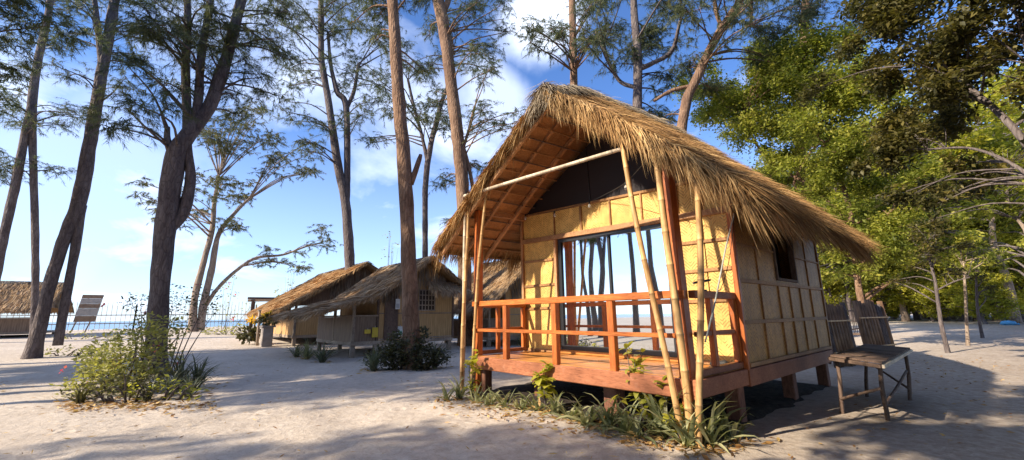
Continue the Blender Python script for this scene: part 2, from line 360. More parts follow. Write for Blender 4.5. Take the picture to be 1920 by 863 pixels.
def sandm():
    m = MT('sand'); v = m.coord((1,1,1)); n = m.noise(v, 0.55, 5, 0.6); n2 = m.noise(v, 9, 6, 0.7); n3 = m.noise(v, 60, 3, 0.7); n4 = m.noise(v, 2.6, 5, 0.65)
    c = m.ramp(n, [(0.3, (0.50,0.425,0.35)), (0.7, (0.63,0.55,0.465))]); c = m.mul(c, m.ramp(n2, [(0.28, (0.80,0.77,0.74)), (0.6, (1.04,1.04,1.04))])); c = m.mul(c, m.ramp(n3, [(0.3, (0.86,0.85,0.84)), (0.65, (1.05,1.05,1.05))]))
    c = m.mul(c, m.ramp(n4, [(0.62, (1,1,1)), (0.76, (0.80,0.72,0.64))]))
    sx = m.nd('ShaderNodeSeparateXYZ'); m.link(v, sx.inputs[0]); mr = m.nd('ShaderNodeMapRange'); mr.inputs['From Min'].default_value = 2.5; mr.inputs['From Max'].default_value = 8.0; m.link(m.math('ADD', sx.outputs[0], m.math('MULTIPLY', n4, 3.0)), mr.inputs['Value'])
    dm = m.nd('ShaderNodeMixRGB'); m.link(m.math('MULTIPLY', mr.outputs[0], m.ramp(n2, [(0.35, (1,1,1)), (0.62, (0.45,0.45,0.45))])), dm.inputs[0]); m.link(c, dm.inputs[1]); dm.inputs[2].default_value = (0.30,0.235,0.185,1); c = dm.outputs[0]  # browner to the right: humus plus deeper shade mixed into the sand colour
    vo = m.nd('ShaderNodeTexVoronoi', feature='SMOOTH_F1'); vo.inputs['Scale'].default_value = 2.6; vo.inputs['Smoothness'].default_value = 0.4
    wv = m.nd('ShaderNodeMixRGB'); wv.inputs[0].default_value = 0.12; m.link(v, wv.inputs[1]); nn = m.nd('ShaderNodeTexNoise'); nn.inputs['Scale'].default_value = 3; m.link(v, nn.inputs['Vector']); m.link(nn.outputs['Color'], wv.inputs[2]); m.link(wv.outputs[0], vo.inputs['Vector'])
    foot = m.ramp(vo.outputs['Distance'], [(0.05, (0,0,0)), (0.26, (1,1,1)), (0.36, (0.8,0.8,0.8))])
    c = m.mul(c, m.ramp(m.noise(v, 22, 4, 0.75), [(0.25, (0.66,0.60,0.54)), (0.42, (1,1,1))]))
    n2 = m.math('ADD', n2, m.math('MULTIPLY', foot, 0.9))
    h = m.math('ADD', m.math('MULTIPLY', n2, 1.0), m.math('ADD', m.math('MULTIPLY', n3, 0.25), m.math('MULTIPLY', n4, 1.6)))
    return m.fin(c, 0.95, h, 0.42, 0.05, 0.1)
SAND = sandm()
def seam():
    m = MT('sea_water'); n = m.noise(m.coord((1,0.3,1)), 0.5, 4); return m.fin((0.10,0.22,0.33), 0.25, n, 0.3, 0.2, 0.5)
SEA = seam()
def plain(name, c, rough=0.6, spec=0.3, amt=0.25, sc=5):
    m = MT(name); n = m.noise(m.coord((1,1,1)), sc, 4); return m.fin(m.mul(c, m.ramp(n, [(0.3, (1-amt,)*3), (0.7, (1+amt*0.4,)*3)])), rough, n, 0.15, 0.005, spec)
YPAINT = plain('yellow_paint', (0.70,0.50,0.06)); WPAPER = plain('white_paper', (0.72,0.72,0.68)); GREENP = plain('green_print', (0.12,0.30,0.18))
TANP = plain('tan_board', (0.40,0.27,0.17)); CREAMP = plain('cream_board', (0.66,0.60,0.50)); CONC = plain('concrete', (0.34,0.29,0.25)); BLUEP = plain('blue_plastic', (0.10,0.35,0.62), 0.4)
GREYP = plain('grey_cooler', (0.42,0.44,0.46)); TEAL = plain('teal_cloth', (0.02,0.10,0.13)); ROPE = plain('grey_rope', (0.42,0.42,0.38)); DARKROPE = plain('dark_wire', (0.03,0.03,0.03)); HAMMOCK = plain('white_cloth', (0.72,0.68,0.62))

# ------------------------------------------------------------------ setting: sand, sea
def make_ground():
    nr, na = 190, 260; rs = [0.25*(1.038**i) for i in range(nr)]
    rs = [r for r in rs]; V = []; T = []
    for r in rs:
        for k in range(na):
            a = 2*math.pi*k/na; x = CAM.x+r*math.cos(a); y = CAM.y+r*math.sin(a); z = gz(x, y)
            if r < 22:
                f = 1-ss((r-12)/10); inside = ss(min(x+1.2, 5.0-x, y+0.9, 6.5-y)/0.8)
                z += f*(1-0.6*inside)*(0.028*noise.noise((x*1.7, y*1.7, 0)) + 0.016*noise.noise((x*4.6, y*4.6, 5)) - 0.02*max(0, noise.noise((x*2.9+7, y*2.9, 9))-0.15))
            V.append((x, y, z))
    c = len(V); V.append((CAM.x, CAM.y, gz(CAM.x, CAM.y)))
    Q = []
    for i in range(nr-1):
        for k in range(na):
            k2 = (k+1) % na; Q.append((i*na+k, (i+1)*na+k, (i+1)*na+k2)); Q.append((i*na+k, (i+1)*na+k2, i*na+k2))
    for k in range(na): Q.append((k, (k+1) % na, c))
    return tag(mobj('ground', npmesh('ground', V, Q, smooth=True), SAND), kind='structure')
make_ground()
b = MB(); b.add([(-3000,-3000,-0.75), (-40,-3000,-0.75), (-40,3000,-0.75), (-3000,3000,-0.75)], [(0,1,2,3)])
tag(b.build('sea', SEA), kind='structure')

DARK_GROUND = MT('dark_ground'); DARK_GROUND = DARK_GROUND.fin(DARK_GROUND.ramp(DARK_GROUND.noise(DARK_GROUND.coord((1,1,1)), 14, 5, 0.7), [(0.35,(0.028,0.022,0.02)),(0.75,(0.10,0.08,0.065))]), 0.95, DARK_GROUND.noise(DARK_GROUND.coord((1,1,1)), 25, 4), 0.8, 0.03, 0.1)  # dark sheet laid over the ground beneath the hut
V = []; T = []
for i in range(41):
    for j in range(41):
        x = -0.1+3.95*i/40; y = -0.16+5.0*j/40; e = min(i,40-i,j,40-j); y += 0.16*noise.noise((x*2.6,3.0,1.0))*max(0,1-j/4); x += 0.22*noise.noise((y*2.1,7,1.0))*max(0,1-i/4)+0.22*noise.noise((y*2.1,9,1.0))*max(0,1-(40-i)/4); V.append((x, y, gz(x,y)+(0.035 if e else -0.03)+0.012*noise.noise((x*6,y*6,0))))
for i in range(40):
    for j in range(40): a = i*41+j; T += [(a,a+41,a+42),(a,a+42,a+1)]
tag(mobj('under_hut_sheet', npmesh('under_hut_sheet', V, T, smooth=True), DARK_GROUND), kind='structure')
# ------------------------------------------------------------------ leaf and straw generators (vectorised)
def rand_dirs(n):
    v = RNG.normal(size=(n,3)); return v/np.linalg.norm(v, axis=1, keepdims=True)
def blades(S, D, L, Wd, var, taper=1):       # one triangle per needle
    n = len(S); D = D/np.linalg.norm(D, axis=1, keepdims=True); side = np.cross(D, rand_dirs(n)); side /= np.linalg.norm(side, axis=1, keepdims=True)+1e-9
    side *= (Wd/2)[:,None]; V = np.empty((n,3,3)); V[:,0] = S-side; V[:,1] = S+side; V[:,2] = S+D*L[:,None]
    return V.reshape(-1,3), np.arange(3*n).reshape(-1,3), np.repeat(var, 3)
def leaves(S, D, L, Wd, var, fold=0.25):      # diamond leaf of two triangles folded on the midrib
    n = len(S); D = D/np.linalg.norm(D, axis=1, keepdims=True); nrm = rand_dirs(n); nrm[:,2] = np.abs(nrm[:,2])+0.5
    side = np.cross(D, nrm); side /= np.linalg.norm(side, axis=1, keepdims=True)+1e-9; nn = np.cross(side, D)
    V = np.empty((n,4,3)); m = S+D*(L*0.45)[:,None]
    V[:,0] = S; V[:,2] = S+D*L[:,None]; V[:,1] = m+side*(Wd/2)[:,None]+nn*(fold*Wd/2)[:,None]; V[:,3] = m-side*(Wd/2)[:,None]+nn*(fold*Wd/2)[:,None]
    o = np.arange(n)[:,None]*4; T = np.concatenate([o+np.array([[0,1,2]]), o+np.array([[0,2,3]])])
    return V.reshape(-1,3), T, np.repeat(var, 4)
def strands(S, D, L, Wd, var, sag):           # straw: quad + tip triangle, bent down by sag
    n = len(S); D = D/np.linalg.norm(D, axis=1, keepdims=True); side = np.cross(D, rand_dirs(n)*0.5+np.array([0,0,1.0])); side /= np.linalg.norm(side, axis=1, keepdims=True)+1e-9
    tw = RNG.normal(0, 0.5, n); up_ = np.cross(side, D); side = side*np.cos(tw)[:,None]+up_*np.sin(tw)[:,None]
    side *= (Wd/2)[:,None]; M = S+D*(L*0.55)[:,None]; E_ = S+D*L[:,None]; E_[:,2] -= sag*L; M[:,2] -= sag*L*0.22
    V = np.empty((n,5,3)); V[:,0] = S-side; V[:,1] = S+side; V[:,2] = M+side*0.9; V[:,3] = M-side*0.9; V[:,4] = E_
    o = np.arange(n)[:,None]*5; T = np.concatenate([o+np.array([[0,1,2]]), o+np.array([[0,2,3]]), o+np.array([[3,2,4]])])
    return V.reshape(-1,3), T, np.repeat(var, 5)
class Acc:
    def __init__(s): s.V = []; s.T = []; s.c = []; s.n = 0
    def add(s, r):
        V, T, c = r; s.V.append(V); s.T.append(T+s.n); s.c.append(c); s.n += len(V)
    def build(s, name, mat, parent=None):
        return mobj(name, npmesh(name, np.concatenate(s.V), np.concatenate(s.T), np.clip(np.concatenate(s.c), 0, 1)), mat, parent)

# ------------------------------------------------------------------ the main hut
W, D, L = 3.8, 1.26, 3.78
XL = -0.11; XR = 3.86                         # outer faces of the room
hut = empty('bamboo_beach_hut', (0,0,0))
tag(hut, 'large stilted bamboo hut with shaggy thatched roof, orange veranda railing and sliding glass door', 'hut')
def HZ(p): return (p[0], p[1], p[2]+Z0)
def hb(name, a, b_, mat, c=0.006, parent=None):
    m = MB(); m.cbox(HZ(a), HZ(b_), c); return m.build(name, mat, parent or hut)
def hbar(name, p, q, w_, h_, mat, c=0.004, upv=None, parent=None):
    m = MB(); m.bar(HZ(p), HZ(q), w_, h_, c, upv); return m.build(name, mat, parent or hut)
# floor planks run along the front
y = 0.012
while y < D-0.02:
    wdt = random.uniform(0.125, 0.15); y2 = min(y+wdt, D-0.01)
    hb('floor_plank', (-0.02, y, -0.035+random.uniform(-0.003,0.003)), (W+0.02, y2-0.006, random.uniform(-0.004,0.003)), FLOOR, 0.004); y = y2
hb('front_beam', (-0.04, -0.06, -0.20), (W+0.07, 0.008, -0.005), BEAM, 0.01)
hb('side_beam', (-0.05, 0.012, -0.20), (-0.0, D+L, -0.04), BEAM)
hb('side_beam', (W, 0.012, -0.19), (W+0.07, D-0.03, -0.008), BEAM)
hb('side_beam', (W-0.01, D-0.028, -0.21), (W+0.085, D+L, -0.01), BEAM)
hb('cross_beam', (0.0, D+L-0.05, -0.2), (W, D+L+0.01, -0.02), BEAM)
hb('room_floor', (0.0, D+0.02, -0.06), (W-0.02, D+L-0.06, -0.012), DARKIN)
for (x, yy, s_, m) in ((0.05,0.18,0.16,STILT),(1.05,0.55,0.2,STILT),(2.55,0.35,0.2,STILT),(3.70,1.18,0.17,STILT),(0.05,1.4,0.16,STILT),(1.9,2.6,0.18,CONC),(3.72,3.1,0.16,STILT),(3.72,4.9,0.16,STILT),(0.05,4.9,0.16,STILT),(1.9,4.9,0.16,STILT)):
    hb('stilt', (x-s_/2, yy-s_/2, -Z0-0.06), (x+s_/2, yy+s_/2, -0.2 if m is not CONC else -0.19), m, 0.012)
# front wall: rows follow the slightly crooked frame of the real hut
zl = [2.63,2.10,1.69,1.21,0.78,0.36,0.0]; zr = [2.45,1.98,1.60,1.22,0.82,0.42,0.0]
def wz(x, r): t = (x-XL)/(XR-XL); return zl[r]+(zr[r]-zl[r])*t
def wpanel(x0, x1, r0_, r1_, y0=D, mat=WEAVE):
    m = MB(); g = 0.008
    q = [(x0+g,y0,wz(x0,r1_)+g), (x1-g,y0,wz(x1,r1_)+g), (x1-g,y0,wz(x1,r0_)-g), (x0+g,y0,wz(x0,r0_)-g)]
    m.slab([HZ(v) for v in q], (0,0.03+random.uniform(0,0.004),0)); return m.build('wall_panel', mat, hut)
cols = [XL, 0.76, 1.40, 2.02, 2.60, 3.18, 3.52, XR]
for i in range(7): wpanel(cols[i], cols[i+1], 0, 1)
for r_ in range(1, 6): wpanel(XL, 0.76, r_, r_+1)
for r_ in range(1, 6): wpanel(3.06, 3.50, r_, r_+1); wpanel(3.50, XR, r_, r_+1)
def fb(name, p, q, w_, h_, mat=BATTEN): return hbar(name, p, q, w_, h_, mat, 0.003)
yb = D-0.012
for i in range(1, 7): fb('batten', (cols[i],yb,wz(cols[i],1)+0.04), (cols[i],yb,wz(cols[i],0)-0.02), 0.028 if i != 2 else 0.045, 0.028)
fb('lintel', (XL,yb-0.012,wz(XL,1)), (XR,yb-0.012,wz(XR,1)), 0.05, 0.085, RAFT)
fb('batten', (XL,yb,wz(XL,0)), (XR,yb,wz(XR,0)), 0.035, 0.04)
for r_ in range(2, 6):
    fb('batten', (XL+0.03,yb,wz(XL,r_)), (0.72,yb,wz(0.72,r_)), 0.026, 0.045)
    fb('batten', (3.07,yb,wz(3.07,r_)), (XR-0.04,yb,wz(XR,r_)), 0.026, 0.045)
fb('batten', (XL,yb,0.03), (0.76,yb,0.03), 0.026, 0.05); fb('batten', (3.06,yb,0.03), (XR,yb,0.03), 0.026, 0.05)
fb('door_jamb', (0.775,yb-0.01,0.0), (0.785,yb-0.01,wz(0.78,1)-0.05), 0.06, 0.06, RAFT); fb('door_jamb', (3.045,yb-0.01,0.0), (3.03,yb-0.01,wz(3.03,1)-0.05), 0.06, 0.06, RAFT)
hbar('corner_post', (XL-0.0,yb,-0.02), (XL-0.02,yb,2.64), 0.06, 0.06, RAFT); hbar('corner_post', (XR-0.01,yb,-0.02), (XR+0.015,yb,2.46), 0.065, 0.06, WZ)
# sliding glass door
dz0, dxl, dxr = 0.07, 0.82, 2.995
door = MB(); yd = D+0.0
def dtop(x): return wz(x,1)-0.048
door.slab([HZ(v) for v in ((dxl,yd,dz0),(dxl+0.07,yd,dz0),(dxl+0.07,yd,dtop(dxl)),(dxl,yd,dtop(dxl)))], (0,0.06,0))
door.slab([HZ(v) for v in ((dxr-0.06,yd,dz0),(dxr,yd,dz0),(dxr,yd,dtop(dxr)),(dxr-0.06,yd,dtop(dxr)))], (0,0.06,0))
door.slab([HZ(v) for v in ((dxl+0.07,yd,dz0),(dxr-0.06,yd,dz0),(dxr-0.06,yd,dz0+0.07),(dxl+0.07,yd,dz0+0.07))], (0,0.06,0))
door.slab([HZ(v) for v in ((dxl+0.07,yd,dtop(dxl+0.07)-0.06),(dxr-0.06,yd,dtop(dxr-0.06)-0.06),(dxr-0.06,yd,dtop(dxr-0.06)),(dxl+0.07,yd,dtop(dxl+0.07)))], (0,0.06,0))
door = door.build('glass_door', BLACKM, hut)
m = MB(); m.cbox(HZ((1.91,D+0.004,dz0+0.07)), HZ((1.955,D+0.05,dtop(1.93)-0.06)), 0.004); m.build('mullion', BLACKM, door)
for xa, xb, yo in ((dxl+0.072,1.909,0.03),(1.956,dxr-0.062,0.03)):
    m = MB(); m.slab([HZ(v) for v in ((xa,D+yo,dz0+0.071),(xb,D+yo,dz0+0.071),(xb,D+yo,dtop(xb)-0.061),(xa,D+yo,dtop(xa)-0.061))], (0,0.006,0)); m.build('glass_pane', GLASS, door)
hb('door_sill', (0.76,D-0.03,0.004), (3.05,D+0.06,0.066), FLOOR)
# dark gable above the wall
m = MB(); q = [(XL,D+0.005,2.655),(XR,D+0.005,2.475),(2.95,D+0.005,3.22),(2.05,D+0.005,3.87),(0.95,D+0.005,3.22)]
m.slab([HZ(v) for v in q], (0,0.02,0)); m.build('gable_panel', BLACKP, hut)
hbar('gable_seam', (1.62,D-0.002,2.60), (1.58,D-0.002,3.6), 0.02, 0.012, BLACKM)
# right side wall
sc = [D+0.03, 1.98, 2.70, 3.20, 3.72, 4.30, 5.02]; sr = [0.0, 0.54, 1.06, 1.54, 2.05, 2.52]
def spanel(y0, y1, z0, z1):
    m = MB(); g = 0.008; m.slab([HZ((XR-0.03,y0+g,z0+g)), HZ((XR-0.03,y1-g,z0+g)), HZ((XR-0.03,y1-g,z1-g)), HZ((XR-0.03,y0+g,z1-g))], (0.028+random.uniform(0,0.006),0,0)); return m.build('wall_panel', WEAVE_SHADE, hut)
WY0, WY1 = 2.72, 3.62                          # window
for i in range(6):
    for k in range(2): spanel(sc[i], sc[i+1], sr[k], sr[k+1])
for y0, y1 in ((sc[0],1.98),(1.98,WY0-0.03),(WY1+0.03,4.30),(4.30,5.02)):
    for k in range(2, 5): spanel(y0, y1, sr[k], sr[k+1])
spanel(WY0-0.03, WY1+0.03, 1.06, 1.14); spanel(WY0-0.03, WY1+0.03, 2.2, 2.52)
XB = XR+0.008
for i in range(1, 6): fb('batten', (XB,sc[i],0.02), (XB,sc[i],1.04), 0.03, 0.024)
for yy in (1.98, 4.30): fb('batten', (XB,yy,1.08), (XB,yy,2.5), 0.02, 0.024)
for z_ in (0.03, 0.54, 1.06): fb('batten', (XB+0.012,sc[0],z_), (XB+0.012,sc[6],z_), 0.02, 0.05)
for z_ in (1.54, 2.05): fb('batten', (XB+0.005,sc[0],z_), (XB+0.005,WY0-0.04,z_), 0.016, 0.03); fb('batten', (XB+0.005,WY1+0.04,z_), (XB+0.005,sc[6],z_), 0.016, 0.03)
hbar('corner_post', (XR-0.01,5.05,-0.02), (XR,5.05,2.5), 0.06, 0.06, BATTEN)
win = MB()
for a, b_ in (((WY0-0.03,1.12),(WY0+0.02,2.22)),((WY1-0.02,1.12),(WY1+0.03,2.22)),((WY0+0.02,1.12),(WY1-0.02,1.16)),((WY0+0.02,2.17),(WY1-0.02,2.22))):
    win.cbox(HZ((XR-0.05,a[0],a[1])), HZ((XR+0.03,b_[0],b_[1])), 0.004)
win = win.build('window', DARKW, hut)
m = MB(); m.slab([HZ((XR+0.035,WY0,2.19)), HZ((XR+0.035,WY1+0.12,2.19)), HZ((XR+0.34,WY1+0.12,1.74)), HZ((XR+0.34,WY0,1.74))], (0.02,0,0.02)); m.build('shutter', BLACKP, win)
m = MB(); m.slab([HZ((XR-0.3,WY0+0.45,1.0)), HZ((XR-0.3,WY1+0.3,1.0)), HZ((XR-0.3,WY1+0.3,2.4)), HZ((XR-0.3,WY0+0.45,2.4))], (0.02,0,0)); m.build('curtain', BLACKP, win)
# left and rear walls, inside lining
for i in range(6):
    m = MB(); m.slab([HZ((XL,sc[i]+0.01,0.0)), HZ((XL,sc[i+1]-0.01,0.0)), HZ((XL,sc[i+1]-0.01,2.44)), HZ((XL,sc[i]+0.01,2.44))], (0.03,0,0)); m.build('wall_panel', WEAVE, hut)
    x0 = XL+(XR-XL)*i/6; x1 = XL+(XR-XL)*(i+1)/6
    if i in (3,):
        m = MB(); m.slab([HZ((x0+0.01,5.04,0.0)), HZ((x1-0.01,5.04,0.0)), HZ((x1-0.01,5.04,1.1)), HZ((x0+0.01,5.04,1.1))], (0,0.03,0)); m.build('wall_panel', WEAVE_SHADE, hut)
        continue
    m = MB(); m.slab([HZ((x0+0.01,5.04,0.0)), HZ((x1-0.01,5.04,0.0)), HZ((x1-0.01,5.04,2.44)), HZ((x0+0.01,5.04,2.44))], (0,0.03,0)); m.build('wall_panel', WEAVE_SHADE, hut)
m = MB(); q = [(XL,5.05,2.45),(XR,5.05,2.45),(2.05,5.05,4.0)]; m.slab([HZ(v) for v in q], (0,0.02,0)); m.build('gable_panel', WEAVE_SHADE, hut)
# posts and railing
for (p, q, s_) in (((-0.035,0.075,-0.6),(-0.02,0.075,2.55),0.12),((3.72,0.075,-0.58),(3.66,0.075,2.62),0.135)):
    hbar('veranda_post', p, q, s_, s_, WZ, 0.008)
hbar('veranda_plate', (-0.06,0.075,2.55), (-0.06,D,2.58), 0.07, 0.1, RAFT); hbar('veranda_plate', (3.78,0.075,2.50), (3.84,D,2.46), 0.07, 0.1, RAFT)
hb('hand_rail', (-0.055,-0.045,0.82), (3.80,0.012,0.905), WX, 0.008)
hb('hand_rail', (-0.10,0.14,0.805), (-0.03,D-0.03,0.885), WY, 0.008); hb('hand_rail', (3.755,0.145,0.82), (3.835,D-0.035,0.905), BEAM, 0.008)
hb('mid_rail', (-0.05,-0.035,0.40), (3.66,0.005,0.45), WX, 0.005)
hb('mid_rail', (-0.09,0.14,0.40), (-0.05,D-0.03,0.45), WY, 0.005); hb('mid_rail', (3.775,0.145,0.41), (3.815,D-0.035,0.46), BEAM, 0.005)
for x in (0.81, 1.875, 2.83): hb('baluster', (x-0.045,-0.032,-0.012), (x+0.045,0.05,0.822), WZ, 0.006)
hb('bottom_rail', (-0.10,0.14,0.006), (-0.03,D-0.03,0.07), BEAM); hb('bottom_rail', (3.755,0.145,0.004), (3.835,D-0.035,0.075), BEAM)
for yy in (0.55, 1.17): hb('baluster', (-0.095,yy-0.035,0.07), (-0.035,yy+0.035,0.806), WZ, 0.005); hb('baluster', (3.765,yy-0.04,0.075), (3.825,yy+0.04,0.822), WZ, 0.005)
# bamboo poles
def bamboo(name, p, q, r_, mat, parent, step=0.36, wob=0.02, zoff=True, n=9):
    p = Vector(HZ(p) if zoff else p); q = Vector(HZ(q) if zoff else q); d = q-p; Ln = d.length; m = MB(); pts = []; rad = []
    k = max(2, int(Ln/step)); vv = []
    ph = random.random()*6
    def P(t): return p+d*t+Vector((wob*math.sin(t*5+ph), wob*math.cos(t*4+ph), 0))
    for i in range(k):
        t0 = i/k; t1 = (i+1)/k; e = 0.016/Ln
        for t, rr, c in ((t0, 0.98, 0.5),(t0+e, 1.09, 0.15),(t0+2*e, 0.97, 0.75),(t0+5*e, 0.96, 0.62),((t0+t1)/2, 0.97, 0.5)):
            pts.append(P(t)); rad.append(r_*rr*(1-0.12*t)); vv += [c]*n
    pts.append(P(1)); rad.append(r_*0.86); vv += [0.5]*n
    m.tube(pts, rad, n); m.var = vv; return m.build(name, mat, parent, True)
BPOLES = [((-0.25,-0.12,-0.66),(-0.08,-0.14,2.82),0.033,BAMBOOG),((-0.155,-0.16,-0.66),(-0.02,-0.18,2.75),0.032,BAMBOO),((-0.13,-0.03,-0.66),(0.44,-0.10,2.78),0.029,BAMBOO),
          ((3.70,-0.16,-0.66),(3.27,-0.16,2.74),0.034,BAMBOO),((3.76,-0.11,-0.66),(3.70,-0.11,2.60),0.042,BAMBOO),((3.86,-0.12,-0.66),(4.11,-0.09,2.2),0.036,BAMBOO)]
for p, q, r_, mt in BPOLES: bamboo('bamboo_pole', p, q, r_, mt, hut)
bamboo('tie_pole', (-0.06,-0.23,2.79), (3.50,0.06,2.73), 0.030, BAMBOOG, hut, 0.5, 0.006)
# roof
RX = 2.05; Y0R, Y1R = -0.22, 5.25
def rz(y): t = (y-Y0R)/(Y1R-Y0R); return 3.97 + 0.20*ss((y-Y0R)/0.8) + 0.20*ss(t*1.6)
EL = (-1.0, 2.02); ER = (4.52, 1.90)
def roofpt(side, y, s):                       # s: 0 ridge .. 1 eave on the outer surface
    e = EL if side < 0 else ER; x = RX+(e[0]-RX)*s; z = rz(y)+(e[1]-rz(y))*s
    z += (0.06*math.sin(math.pi*s) if side > 0 else 0.05*math.sin(math.pi*s)); return Vector((x, y, z+Z0))
def roofbody(side, th):
    m = MB(); ny, ns = 10, 8; vs = []; fs = []
    for top in (0, 1):
        for i in range(ny+1):
            for j in range(ns+1):
                p = roofpt(side, Y0R+0.06+(Y1R-Y0R-0.12)*i/ny, j/ns)
                if not top: p.z -= th
                vs.append(p)
    k = (ny+1)*(ns+1)
    ix = lambda t, i, j: t*k+i*(ns+1)+j
    for i in range(ny):
        for j in range(ns):
            fs.append((ix(1,i,j),ix(1,i,j+1),ix(1,i+1,j+1),ix(1,i+1,j))); fs.append((ix(0,i,j),ix(0,i+1,j),ix(0,i+1,j+1),ix(0,i,j+1)))
    for j in range(ns):
        fs.append((ix(0,0,j),ix(0,0,j+1),ix(1,0,j+1),ix(1,0,j))); fs.append((ix(0,ny,j),ix(1,ny,j),ix(1,ny,j+1),ix(0,ny,j+1)))
    for i in range(ny):
        fs.append((ix(0,i,ns),ix(0,i+1,ns),ix(1,i+1,ns),ix(1,i,ns))); fs.append((ix(0,i,0),ix(1,i,0),ix(1,i+1,0),ix(0,i+1,0)))
    m.add(vs, fs); return m.build('thatch_roof', TBASE, hut, True)
roofL = roofbody(-1, 0.10); roofR = roofbody(1, 0.13)
def slope_straw(parent, side, per_m, courses, lift=0.10, wd=0.008):
    A = Acc(); e = EL if side < 0 else ER
    for c in range(courses):
        n = int(per_m*(Y1R-Y0R)); yy = RNG.uniform(Y0R, Y1R, n); s = (c+RNG.uniform(0,1,n))/courses
        S = np.array([roofpt(side, a, b_) for a, b_ in zip(yy, s)]); S[:,2] += RNG.uniform(-0.02, 0.05, n)
        dn = np.array([e[0]-RX, 0, e[1]-4.2]); dn /= np.linalg.norm(dn); nrm = np.array([-dn[2]*side, 0, abs(dn[0])]); nrm /= np.linalg.norm(nrm)
        clump = np.array([noise.noise((a*2.3, b_*5, 1.0)) for a, b_ in zip(yy, s)])
        Dv = dn[None]+RNG.normal(0, 0.10, (n,3))+nrm[None]*(lift*RNG.uniform(0.2, 1.2, n))[:,None]; Dv[:,1] += 0.35*clump
        Ln = RNG.uniform(0.28, 0.55, n); A.add(strands(S, Dv, Ln, RNG.uniform(0.6,1.3,n)*wd, RNG.normal(0.45, 0.22, n)+0.2*clump, RNG.uniform(0.0, 0.22, n)))
    # eave fringe
    n = int(420*(Y1R-Y0R)); yy = RNG.uniform(Y0R, Y1R, n); s = RNG.uniform(0.93, 1.0, n); S = np.array([roofpt(side, a, b_) for a, b_ in zip(yy, s)]); S[:,2] -= RNG.uniform(-0.02, 0.15, n)
    Dv = dn[None]*0.9+RNG.normal(0, 0.13, (n,3))+np.array([[0,0,-0.35]]); Dv[:,1] += 0.4*np.array([noise.noise((a*2.1, 4.0, 1.0)) for a in yy])
    Ln = RNG.uniform(0.22, 0.46, n)*(1+0.5*np.array([noise.noise((a*3.1, 9.0, 1.0)) for a in yy])); A.add(strands(S, Dv, Ln, RNG.uniform(0.7,1.7,n)*wd, RNG.normal(0.5, 0.24, n), RNG.uniform(0.1, 0.6, n)))
    # front and rear rake fringe
    for y0, sg, cnt in ((Y0R, -1, 5200), (Y1R, 1, 2600)):
        n = cnt; s = RNG.uniform(0.0, 1.0, n); yy = y0-sg*RNG.uniform(-0.05, 0.22, n)
        S = np.array([roofpt(side, a, b_) for a, b_ in zip(yy, s)]); S[:,2] -= RNG.uniform(-0.05, 0.13, n)*(1.0 if side > 0 else 0.6)
        cl = np.array([noise.noise((b_*9, 3.0, side*5.0)) for b_ in s])
        hang = 0.55 if side > 0 else 0.30
        Dv = dn[None]*(0.85)+RNG.normal(0, 0.20, (n,3))+np.array([[0, sg*0.30, -hang]]); Dv[:,0] += 0.25*cl
        Ln = RNG.uniform(0.15, 0.40, n)*(1.0+0.45*cl)*(1.0 if side > 0 else 0.8)
        A.add(strands(S, Dv, Ln, RNG.uniform(0.7,1.7,n)*wd, RNG.normal(0.62, 0.22, n)+0.3*cl, RNG.uniform(0.1, 0.55, n)))
    return tag(A.build('thatch_straw', STRAW, parent), kind='stuff')
slope_straw(roofR, 1, 340, 13); slope_straw(roofL, -1, 120, 12)
# ridge cap
A = Acc()
for sg in (-1, 1):
    n = 5200; yy = RNG.uniform(Y0R-0.06, Y1R+0.05, n); S = np.array([(RX+RNG.normal(0,0.03), a, rz(a)+Z0+0.05+RNG.uniform(-0.02,0.05)) for a in yy])
    Dv = np.stack([sg*np.full(n,0.8), RNG.normal(0,0.25,n)-0.25*(yy<0.1), np.full(n,-0.5)+RNG.normal(0,0.1,n)], 1); A.add(strands(S, Dv, RNG.uniform(0.25,0.5,n), RNG.uniform(0.005,0.011,n), RNG.normal(0.45,0.2,n), RNG.uniform(0.1,0.3,n)))
n = 900; S = np.stack([RX-0.05+RNG.normal(0,0.12,n), np.full(n,Y0R)+RNG.uniform(-0.08,0.12,n), np.full(n,3.98+Z0+0.04)-RNG.uniform(0,0.10,n)], 1); S[:,2] -= np.abs(S[:,0]-RX)*0.7
A.add(strands(S, np.stack([RNG.normal(-0.1,0.2,n), RNG.normal(-0.25,0.12,n), -np.ones(n)], 1), RNG.uniform(0.18,0.36,n), RNG.uniform(0.006,0.011,n), RNG.normal(0.5,0.2,n), np.zeros(n)))
tag(A.build('ridge_cap', STRAWG, roofR), kind='stuff')
